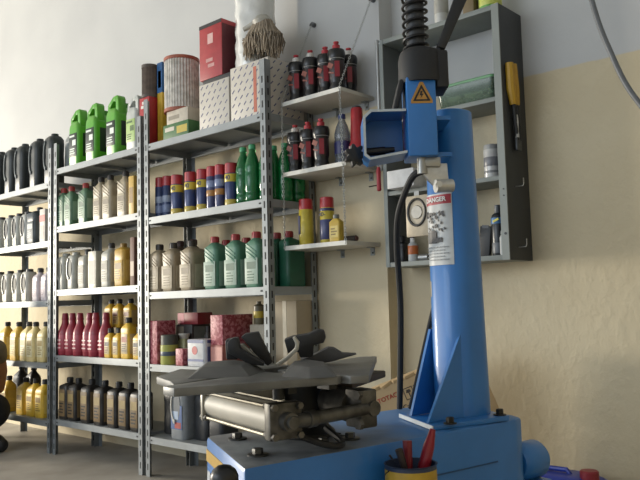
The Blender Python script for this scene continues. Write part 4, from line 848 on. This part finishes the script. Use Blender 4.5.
# air hoses
def spline(P, n=10):
    out = []
    for i in range(len(P)-1):
        p0, p1, p2, p3 = [Vector(P[max(0, min(len(P)-1, i+k))]) for k in (-1, 0, 1, 2)]
        for k in range(n):
            t = k/n; out.append(.5*((2*p1)+(-p0+p2)*t+(2*p0-5*p1+4*p2-p3)*t*t+(-p0+3*p1-3*p2+p3)*t**3))
    return out+[Vector(P[-1])]
q = B(); q.tube(spline([(-.025, .525, 1.187), (-.06, .52, 1.172), (-.14, .55, 1.10), (-.205, .60, 1.02), (-.245, .64, .95), (-.275, .67, .85), (-.305, .69, .70), (-.325, .70, .575)]), .0085, 10); q.build('air_hose', RUB, mch)
q = B(); q.tube(spline([(-.172, .72, .95), (-.185, .725, .90), (-.215, .725, .82), (-.245, .725, .74), (-.28, .725, .645), (-.308, .725, .575)]), .007, 10); q.build('air_hose', RUB, mch)
# turntable
cX, cY, zt = -.125, .12, .735
hX, hY = -.20, .285
q = B(); q.lathe([(.07, .571), (.07, .58), (.05, .60), (.047, .66), (.062, .70), (.09, .712), (.09, .719)], (hX, hY, 0), 28); tt = q.build('turntable', IRON, mch)
q = B(); q.lathe([(.050, .625), (.054, .627), (.054, .70), (.050, .702)], (hX-.06, hY-.09, 0), 24); q.build('bearing_sleeve', mat('b0aa9c', .5), tt)
PL = mat('7a7a77', .42, .3, .12, 10, .06, 0, '5c5c5a')
dA, dB = Vector((.34, -.94)), Vector((.94, .34)); c2 = Vector((cX, cY))
def T(a, b_): return tuple(c2+dA*a+dB*b_)
plates = [[(-.015, -.158), (.030, -.158), (.099, .150), (.090, .168), T(.02, .05), T(.012, .02)],
          [(.112, .172), (.128, .206), (-.232, .540), (-.255, .50), T(-.18, .02), T(-.03, .02)],
          [T(-.15, -.02), T(-.13, -.13), T(-.02, -.20), T(-.02, -.02)],
          [(-.030, -.130), (-.092, -.108), T(.17, -.14), T(.02, -.22), T(.015, -.02)]]
for i, pg in enumerate(plates):
    q = B(); q.prism(pg, .7195, zt, bev=.002); q.build('sector_plate', PL, tt)
def cover(poly, z0, h, k, name):
    """low pressed-steel cover with sloping flanks"""
    cx_, cy_ = sum(p[0] for p in poly)/len(poly), sum(p[1] for p in poly)/len(poly); n = len(poly); q = B()
    V = [(x, y, z0) for x, y in poly]+[(cx_+(x-cx_)*k, cy_+(y-cy_)*k, z0+h) for x, y in poly]
    q._new(V, [[i, (i+1) % n, n+(i+1) % n, n+i] for i in range(n)]+[list(range(n))[::-1], [n+i for i in range(n)]])
    bmesh.ops.recalc_face_normals(q.bm, faces=q.bm.faces); bmesh.ops.bevel(q.bm, geom=[e for e in q.bm.edges], offset=.003, segments=2, affect='EDGES', profile=.5)
    return q.build(name, mat('5c5c5b', .5, .3, .1, 20, .1), tt)
def tb(px, py, z=.736):
    """point of the table top seen at a survey-photo pixel, machine coordinates"""
    d = FW+RT*((px-320)/F)+UP*((240-py)/F); p = MI @ (CP+d*((z-CP.z)/d.z)); return (p.x, p.y)
MI = (Matrix.Translation(MO) @ Matrix.Rotation(RZ, 4, 'Z')).inverted()
cover([tb(186, 379), tb(197, 369), tb(238, 366), tb(266, 370), tb(250, 376)], .7345, .020, .62, 'jaw_slide')
cover([tb(281, 376), tb(287, 367), tb(306, 364), tb(332, 368), tb(338, 376.5), tb(310, 378)], .7345, .018, .62, 'jaw_slide')
BLK = mat('2c2c2d', .5, .3, .1, 25, .1)
MI = (Matrix.Translation(MO) @ Matrix.Rotation(RZ, 4, 'Z')).inverted()
def facing(px, depth, thick, name, material, parent, bev=.002):
    """outline given in survey-photo pixels, built at its own distance with a real thickness, in machine coordinates"""
    def P(x, y, t): return MI @ (CP+(FW+RT*((x-320)/F)+UP*((240-y)/F))*t)
    c = P(px[0][0], px[0][1], depth); R3 = MI.to_3x3(); ex, ey, ez = R3 @ RT, R3 @ UP, R3 @ FW
    M4 = Matrix((ex, ey, ez)).transposed().to_4x4(); M4.translation = c; k = depth/F
    q = B(); q.prism([((x-px[0][0])*k, -(y-px[0][1])*k) for x, y in px], 0, thick, M4, bev); return q.build(name, material, parent)
cl = facing([(227, 345), (228, 341), (233, 338), (238, 338), (240, 349), (264, 363), (264, 366), (250, 365), (228, 353)], 1.555, .022, 'clamp', BLK, tt)
facing([(241, 337), (245, 334), (258, 332), (259.5, 335), (273, 362), (268, 366), (262, 363)], 1.60, .02, 'clamp', BLK, tt)
facing([(239, 345), (243, 344), (257, 357), (262, 362), (254, 359)], 1.585, .015, 'pale_plate', mat('8d8c86', .45, .4), tt, .001)  # paler plate between the clamp blades
facing([(225, 340), (238, 338), (238, 360), (226, 360)], 1.60, .03, 'clamp_pivot', BLK, tt, .004)
facing([(292.5, 338), (295, 337), (299.5, 343), (298.5, 350), (287, 361), (279, 366), (275, 365), (285, 358), (294.5, 349), (295.5, 344)], 1.60, .02, 'jaw_hook', mat('b7b3a8', .4, .4), tt, .001)
facing([(284, 340), (292, 337), (309, 334), (318, 329.5), (324, 331), (326, 337), (324, 343), (314, 345), (313, 357), (300, 358), (298, 352), (288, 354), (286, 347)], 1.66, .03, 'clamp', BLK, tt, .003)
facing([(300, 360), (312, 356), (328, 348), (334, 348.5), (343, 354), (357, 354.5), (335, 361), (310, 366)], 1.685, .03, 'jaw_slide', mat('48484a', .5, .3, .1, 20, .1), tt, .002)
# pneumatic cylinders under the table
a0, a1 = Vector((-.322, .116, .648)), Vector((.012, .082, .650)); ax = (a1-a0).normalized(); sd = Vector((-ax.y, ax.x, 0))
q = B(); q.cyl(a0, a1, .032, .032, 26); cy1 = q.build('pneumatic_cylinder', mat('bfb8a8', .5, 0, .08, 10), mch)
mr = Matrix((ax, sd, Vector((0, 0, 1)))).transposed()
for P_, th in ((a0, .014), (a1, .026)):
    q = B(); q.box(P_, (th, .072, .072), .004, mr); e = q.build('end_cap', CAST if th > .02 else ALU, cy1)
    for s1 in (-1, 1):
        for s2 in (-1, 1):
            q = B(); c_ = P_+sd*s1*.028+Vector((0, 0, s2*.028)); q.cyl(c_-ax*(th/2+.008), c_+ax*(th/2+.009), .007, .007, 6); q.build('bolt', mat('6d6a64', .4, .7), e)
for s1 in (-1, 1):
    for s2 in (-1, 1):
        q = B(); o_ = sd*s1*.028+Vector((0, 0, s2*.028)); q.cyl(a0+o_, a1+o_, .004, .004, 8); q.build('tie_rod', mat('8d8778', .35, .7), cy1)
q = B(); q.cyl(a1, a1+ax*.035, .018, .018, 16); q.cyl(a1+ax*.035, a1+ax*.045, .012, .012, 12); q.build('gland', CAST, cy1)
e0 = a1+ax*.030; e1 = Vector((.022, .285, .652))
q = B(); q.tube([e0, e0.lerp(e1, .12), e0.lerp(e1, .85), e1], [.013, .014, .014, .013], 14); q.cyl(e0.lerp(e1, .2), e0.lerp(e1, .3), .017, .017, 14); q.build('link_rod', CAST, mch)
q = B(); q.box((.000, .290, .652), (.055, .045, .080), .005); q.cyl((.02, .272, .682), (.02, .262, .682), .010, .010, 6); q.cyl((.02, .272, .622), (.02, .262, .622), .012, .012, 6); q.cyl((.025, .30, .652), (.034, .30, .652), .016, .016, 14); q.cyl((-.018, .29, .652), (-.13, .31, .655), .036, .036, 20); bl = q.build('rear_cylinder', CAST, mch)
for yy in (.10, .20): B().b2((-.02, yy-.01, .700), (.02, yy+.01, .720)).build('spacer', IRON, tt)
q = B(); q.tube(spline([(-.02, .14, .61), (.0, .20, .585), (-.03, .26, .578), (-.10, .27, .60)]), .007, 8); q.build('air_tube', RUB, mch)
q = B(); q.box((-.16, .43, .690), (.04, .26, .018), .004, Matrix.Rotation(.55, 3, 'Z')); q.build('slide_tail', mat('4b4036', .6, .2), tt)
B().cyl((-.30, .10, .692), (-.30, .10, .72), .012).build('hanger_lug', IRON, tt); B().cyl((.0, .08, .69), (0, .08, .72), .012).build('hanger_lug', IRON, tt)
# motor housing behind the base
q = B(); q.lathe([(.04, 0), (.046, .008), (.049, .02), (.049, .085), (.040, .098)], (-.050, .845, .447), 24, Matrix.Rotation(-PI/2, 3, 'X'))
q.build('motor', BLUE, mch)
q = B(); q.b2((-.10, .845, .378), (.0, .935, .400), .003); q.build('motor_bracket', BLUE, mch)

# tools pot hooked on the long side of the base
r = empty('tool_tin', MW(.070, .362, .461)); r.rotation_euler = (0, 0, RZ); r.scale = (.82, .82, .82)
q = B(); N = 28; V = []; Fc = []
for rr, zz in ((.062, 0), (.066, .004), (.066, .088), (.069, .092), (.064, .092), (.061, .006)):
    for i in range(N): V.append((rr*math.cos(2*PI*i/N), rr*math.sin(2*PI*i/N), zz))
for k in range(5):
    for i in range(N): Fc.append([k*N+i, k*N+(i+1) % N, (k+1)*N+(i+1) % N, (k+1)*N+i])
Fc.append(list(range(N))[::-1]); Fc.append([5*N+i for i in range(N)]); q._new(V, Fc); q.build('tin', mat('2f3a52', .4), r)
q = B(); q.lathe([(.0664, .018), (.0668, .020), (.0668, .078), (.0664, .080)], n=28, caps=False); q.build('yellow_label', mat('b8952c', .45), r)
q = B(); q.tube([(.066*math.cos(t), .066*math.sin(t), .085+.035*math.sin((t+PI/2))) for t in [PI*.55+PI*.9*i/14 for i in range(15)]], .002, 6); q.tube([(-.064, 0, .085), (-.079, 0, .10)], .003, 6); q.build('wire_hook', mat('2a2622', .5, .5), r)
tag(r, 'blue and yellow tin of tools hooked to the machine side', 'tin')
r = empty('screwdriver', MW(.073, .372, .470)); r.rotation_euler = (0, .10, RZ)
q = B(); q.cyl((0, 0, 0), (.002, .014, .045), .004, .004, 8); q.build('shaft', mat('8d8f8f', .3, .8), r)
q = B(); q.tube([(.002, .014, .045), (.003, .017, .055), (.005, .028, .10), (.007, .036, .135)], [.009, .013, .012, .006], 10); q.build('handle', mat('8c1f2c', .3), r)
tag(r, 'dark red screwdriver standing in the tool tin', 'screwdriver')
r = empty('pliers', MW(.066, .354, .470)); r.rotation_euler = (0, .02, RZ)
q = B(); q.tube([(0, 0, 0), (0, .004, .06), (-.004, .006, .112)], [.006, .009, .010], 8); q.build('grip', mat('7d1f28', .4), r); q = B(); q.tube([(.012, -.012, 0), (.010, -.016, .06), (.004, -.026, .10)], [.005, .007, .008], 8); q.build('grip', mat('2b2220', .4), r)
tag(r, 'short pliers with dark red grip leaning in the tool tin', 'pliers')

# ------------------------------------------------------------------ carton leaning behind the machine, jerrycan, hose, person
cardm = mat('b79c74', .8, 0, .05, 6)
th = math.radians(21); A_ = CP+(FW+RT*((369-320)/F)+UP*((240-393)/F))*2.75; yw = .62
e1 = Vector((math.cos(yw)*math.cos(th), math.sin(yw)*math.cos(th), math.sin(th))); e2 = Vector((-math.sin(yw), math.cos(yw), 0)); e3 = e1.cross(e2)
LB, HB, DB = .42, .27, .17
CB = empty('cardboard_box'); CB.matrix_world = Matrix((e1, e2, e3)).transposed().to_4x4(); CB.location = A_-e3*HB
q = B(); q.b2((0, 0, 0), (LB, DB, HB), .003); q.build('carton', cardm, CB)
q = B()
for i in range(9): q.box((.03+i*.045, .004, HB+.002), (.03+.012*random.random(), .01, .012), .001, Matrix.Rotation(random.uniform(-.3, .3), 3, 'Y'))
q.build('torn_flap', mat('a88c62', .85), CB)
text_mesh('TOTACHI', .023, mat('a8442c', .6), 'lettering', CB, (.068, -.0008, HB-.043), (PI/2, 0, 0), bold=.0006)
text_mesh('Cases', .024, mat('3a3430', .6), 'lettering', CB, (.125, -.0008, HB-.098), (PI/2, 0, 0), bold=.0006)
q = B()
for k, x in enumerate((.138, .180)):
    z_ = HB-.055
    for (a, c) in (((-.018, -.022), (.018, -.019)), ((-.018, .019), (.018, .022)), ((-.018, -.022), (-.0155, .022)), ((.0155, -.022), (.018, .022))): q.b2((x+a[0], -.0012, z_+a[1]), (x+c[0], .0002, z_+c[1]))
    if k == 0: q.b2((x-.002, -.0012, z_-.014), (x+.002, .0002, z_+.004)); q.prism([(x-.010, z_+.003), (x+.010, z_+.003), (x+.006, z_+.014), (x-.006, z_+.014)], -.0012, .0002, XZ)
    else: q.prism([(x-.008, z_+.002), (x+.008, z_+.002), (x, z_+.014)], -.0012, .0002, XZ); q.b2((x-.0025, -.0012, z_-.014), (x+.0025, .0002, z_+.003))
q.build('handling_symbols', mat('4a423a', .6), CB)
tag(CB, 'brown cardboard box with red lettering leaning behind the machine', 'cardboard box')
zb = CB.location.z
r = carton('cardboard_box', .12, .15, zb+.30*math.sin(th)-.004, cardm); p_ = CB.location+e1*.30; q_ = Vector((math.cos(yw), math.sin(yw), 0)); p_ = p_+q_*.062+e2*.09; r.location = (p_.x, p_.y, 0); r.rotation_euler = (0, 0, yw); tag(r, 'narrow brown carton propping up the right end of the leaning box', 'cardboard box')
r = carton('cardboard_box', .24, .16, zb-.001, cardm); p_ = CB.location+Vector((math.cos(yw), math.sin(yw), 0))*.06+e2*.09; r.location = (p_.x, p_.y, 0); r.rotation_euler = (0, 0, yw); tag(r, 'brown carton on the floor that carries the leaning box', 'cardboard box')

r = empty('jerrycan', (2.17, .27, 0)); q = B(); q.loft([(0, 0, 0, .25, .17, .03), (.008, 0, 0, .26, .18, .03), (.225, 0, 0, .26, .18, .03), (.245, -.02, 0, .22, .15, .03), (.252, -.02, 0, .18, .11, .03)]); q.build('body', mat('2c3fa0', .35), r, 50)
q = B(); q.tube([(-.10, 0, .24), (-.085, 0, .262), (0.0, 0, .263), (.02, 0, .24)], .009, 10); q.build('handle', mat('2c3fa0', .35), r); q = B(); q.lathe([(.03, .205), (.032, .21), (.032, .272), (.028, .276)], (.09, -.02, 0), 18); q.build('cap', mat('8c2a34', .4), r)
tag(r, 'deep blue jerrycan with red cap on the floor by the wall', 'jerrycan')

r = empty('air_hose', (2.57, -.3, 4.0)); q = B()
q.tube(spline([(.02, 0, 0), (-.02, 0, -1.6), (-.02, 0, -2.15), (.005, 0, -2.32), (.04, 0, -2.45), (.10, 0, -2.60), (.22, 0, -2.76), (.42, 0, -2.86), (.8, 0, -2.8), (1.3, 0, -2.3)]), .0075, 10); q.build('hose', mat('63666a', .5), r)
q = B(); q.lathe([(.03, -.012), (.03, 0)], (.02, 0, 0), 16); q.build('ceiling_rose', mat('8c8c8c', .5), r); tag(r, 'grey hose hanging in a curve at upper right', 'hose')

# ------------------------------------------------------------------ person kneeling at the left edge
def ball(b, c, r, sq=(1, 1, 1)):
    t = bmesh.new(); bmesh.ops.create_icosphere(t, subdivisions=3, radius=r); t.verts.index_update()
    b._new([Vector((v.co.x*sq[0], v.co.y*sq[1], v.co.z*sq[2]))+Vector(c) for v in t.verts], [[v.index for v in f.verts] for f in t.faces]); t.free()
def fused(name, chains, material, parent, voxel=.011, extra=(), smooth=6):
    """one continuous surface grown round tapering chains of joints (x, y, z, radius)"""
    b = B()
    for ch in chains:
        P = [Vector(c[:3]) for c in ch]; pts = []; rad = []
        for i in range(len(P)-1):
            for k in range(6): t = k/6; pts.append(P[i].lerp(P[i+1], t)); rad.append(ch[i][3]*(1-t)+ch[i+1][3]*t)
        pts.append(P[-1]); rad.append(ch[-1][3]); b.tube(pts, rad, 16)
        for c in ch: ball(b, c[:3], c[3]*.99)
    for c, r_, sq in extra: ball(b, c, r_, sq)
    me = b.mesh(name, material); o = bpy.data.objects.new(name, me); COL.objects.link(o)
    m_ = o.modifiers.new('r', 'REMESH'); m_.mode = 'VOXEL'; m_.voxel_size = voxel
    q = o.modifiers.new('s', 'SMOOTH'); q.iterations = smooth; q.factor = .5
    bpy.context.view_layer.update(); m2 = bpy.data.meshes.new_from_object(o.evaluated_get(bpy.context.evaluated_depsgraph_get())); bpy.data.objects.remove(o)
    m2.materials.clear(); m2.materials.append(material); m2.polygons.foreach_set('use_smooth', [True]*len(m2.polygons))
    n_ = bpy.data.objects.new(name, m2); COL.objects.link(n_); n_.parent = parent; return n_
man = empty('person', (X_at(-8, -.28, .2), -.28, 0)); SK = mat('a87a5c', .6, 0, .05, 20)
# local frame: he faces -x, his left side is towards -y; he kneels on his heels with the left elbow drawn back
torso = [(-.22, 0, .27, .13), (-.25, 0, .42, .12), (-.30, 0, .57, .125), (-.35, 0, .66, .10), (-.38, 0, .74, .052), (-.40, 0, .79, .05)]
shl = [[(-.32, -.06, .64, .08), (-.27, -.165, .62, .060)], [(-.33, .06, .64, .08), (-.33, .165, .625, .062)]]
armL = [(-.27, -.17, .615, .055), (-.08, -.235, .51, .046), (.10, -.255, .41, .041), (-.04, -.26, .345, .038), (-.22, -.25, .295, .026), (-.275, -.245, .278, .030)]
armR = [(-.33, .17, .62, .055), (-.38, .22, .48, .046), (-.42, .23, .37, .039), (-.53, .20, .33, .036), (-.64, .17, .30, .026), (-.695, .16, .29, .030)]
legs = [[(x-.22, y*k, z, r_) for x, y, z, r_ in ((-.01, .095, .25, .105), (-.22, .12, .17, .09), (-.42, .14, .09, .062), (-.38, .14, .065, .06), (-.20, .125, .07, .062), (.0, .115, .055, .045), (.05, .115, .05, .042))] for k in (-1, 1)]
def hand(base, d, side):
    """five unequal fingers bent round, thumb leaving the side of the palm"""
    out = []; bx_, by_, bz_ = base
    for k, L_ in enumerate((.062, .075, .080, .070)):
        y_ = by_+(-.027+.018*k)*1; out.append([(bx_-.01, y_, bz_, .0105), (bx_-.030-L_*.35, y_, bz_-.004, .0095), (bx_-.030-L_*.62, y_, bz_-.022, .0088), (bx_-.026-L_*.66, y_, bz_-.040, .008)])
    out.append([(bx_+.012, by_+.024*side, bz_-.002, .012), (bx_-.012, by_+.046*side, bz_-.016, .0105), (bx_-.036, by_+.044*side, bz_-.030, .009)]); return out
hd = ((-.425, 0, .875), .098, (1.0, .80, 1.15))
face = [((-.522, 0, .865), .016, (1, .8, 1.3)), ((-.47, 0, .80), .05, (1.1, .9, .8)), ((-.42, -.079, .87), .022, (.7, .4, 1.3)), ((-.42, .079, .87), .022, (.7, .4, 1.3))]
fused('body', [torso]+shl+[armL, armR]+legs+hand((-.285, -.245, .275), -1, 1)+hand((-.705, .16, .287), -1, -1), SK, man, .007, [hd]+face, 3)
def fat(ch, k): return [c[:3]+(c[3]*k+.006,) for c in ch]
fused('shirt', [fat(torso[:4], 1.05)]+[fat(x, 1.06) for x in shl]+[fat(armL[:1], 1.05)+[(-.25, -.177, .60, .060)], fat(armR[:1], 1.1)+[(-.345, .185, .58, .063)]], mat('6d6456', .85, 0, .1, 20), man, .011)
fused('trousers', [[(-.23, 0, .26, .14), (-.235, 0, .33, .13)]]+[fat(x[:6], 1.06) for x in legs], mat('212327', .85, 0, .1, 20), man, .011)
for k in (-1, 1): fused('shoe', [[(-.20, .115*k, .06, .05), (-.13, .115*k, .045, .045), (-.17, .118*k, .04, .04), (-.24, .12*k, .035, .034)]], mat('1f1f20', .6), man, .008)
for k in (-1, 1): B().lathe([(.002, -.011), (.010, -.006), (.012, 0), (.010, .006), (.002, .011)], (-.507, .033*k, .893), 14).build('eye', mat('2a1f18', .3), man)
B().box((-.512, 0, .822), (.012, .042, .009), .003).build('mouth', mat('8c5347', .5), man)
fused('hair', [[(-.395, 0, .90, .085), (-.415, 0, .95, .075)]], mat('1c1714', .9, 0, .2, 60, .4), man, .009, [((-.405, 0, .915), .099, (1.02, .84, 1.0))])
tag(man, 'person kneeling at the left edge, bare elbow bent back, dark trousers', 'person')
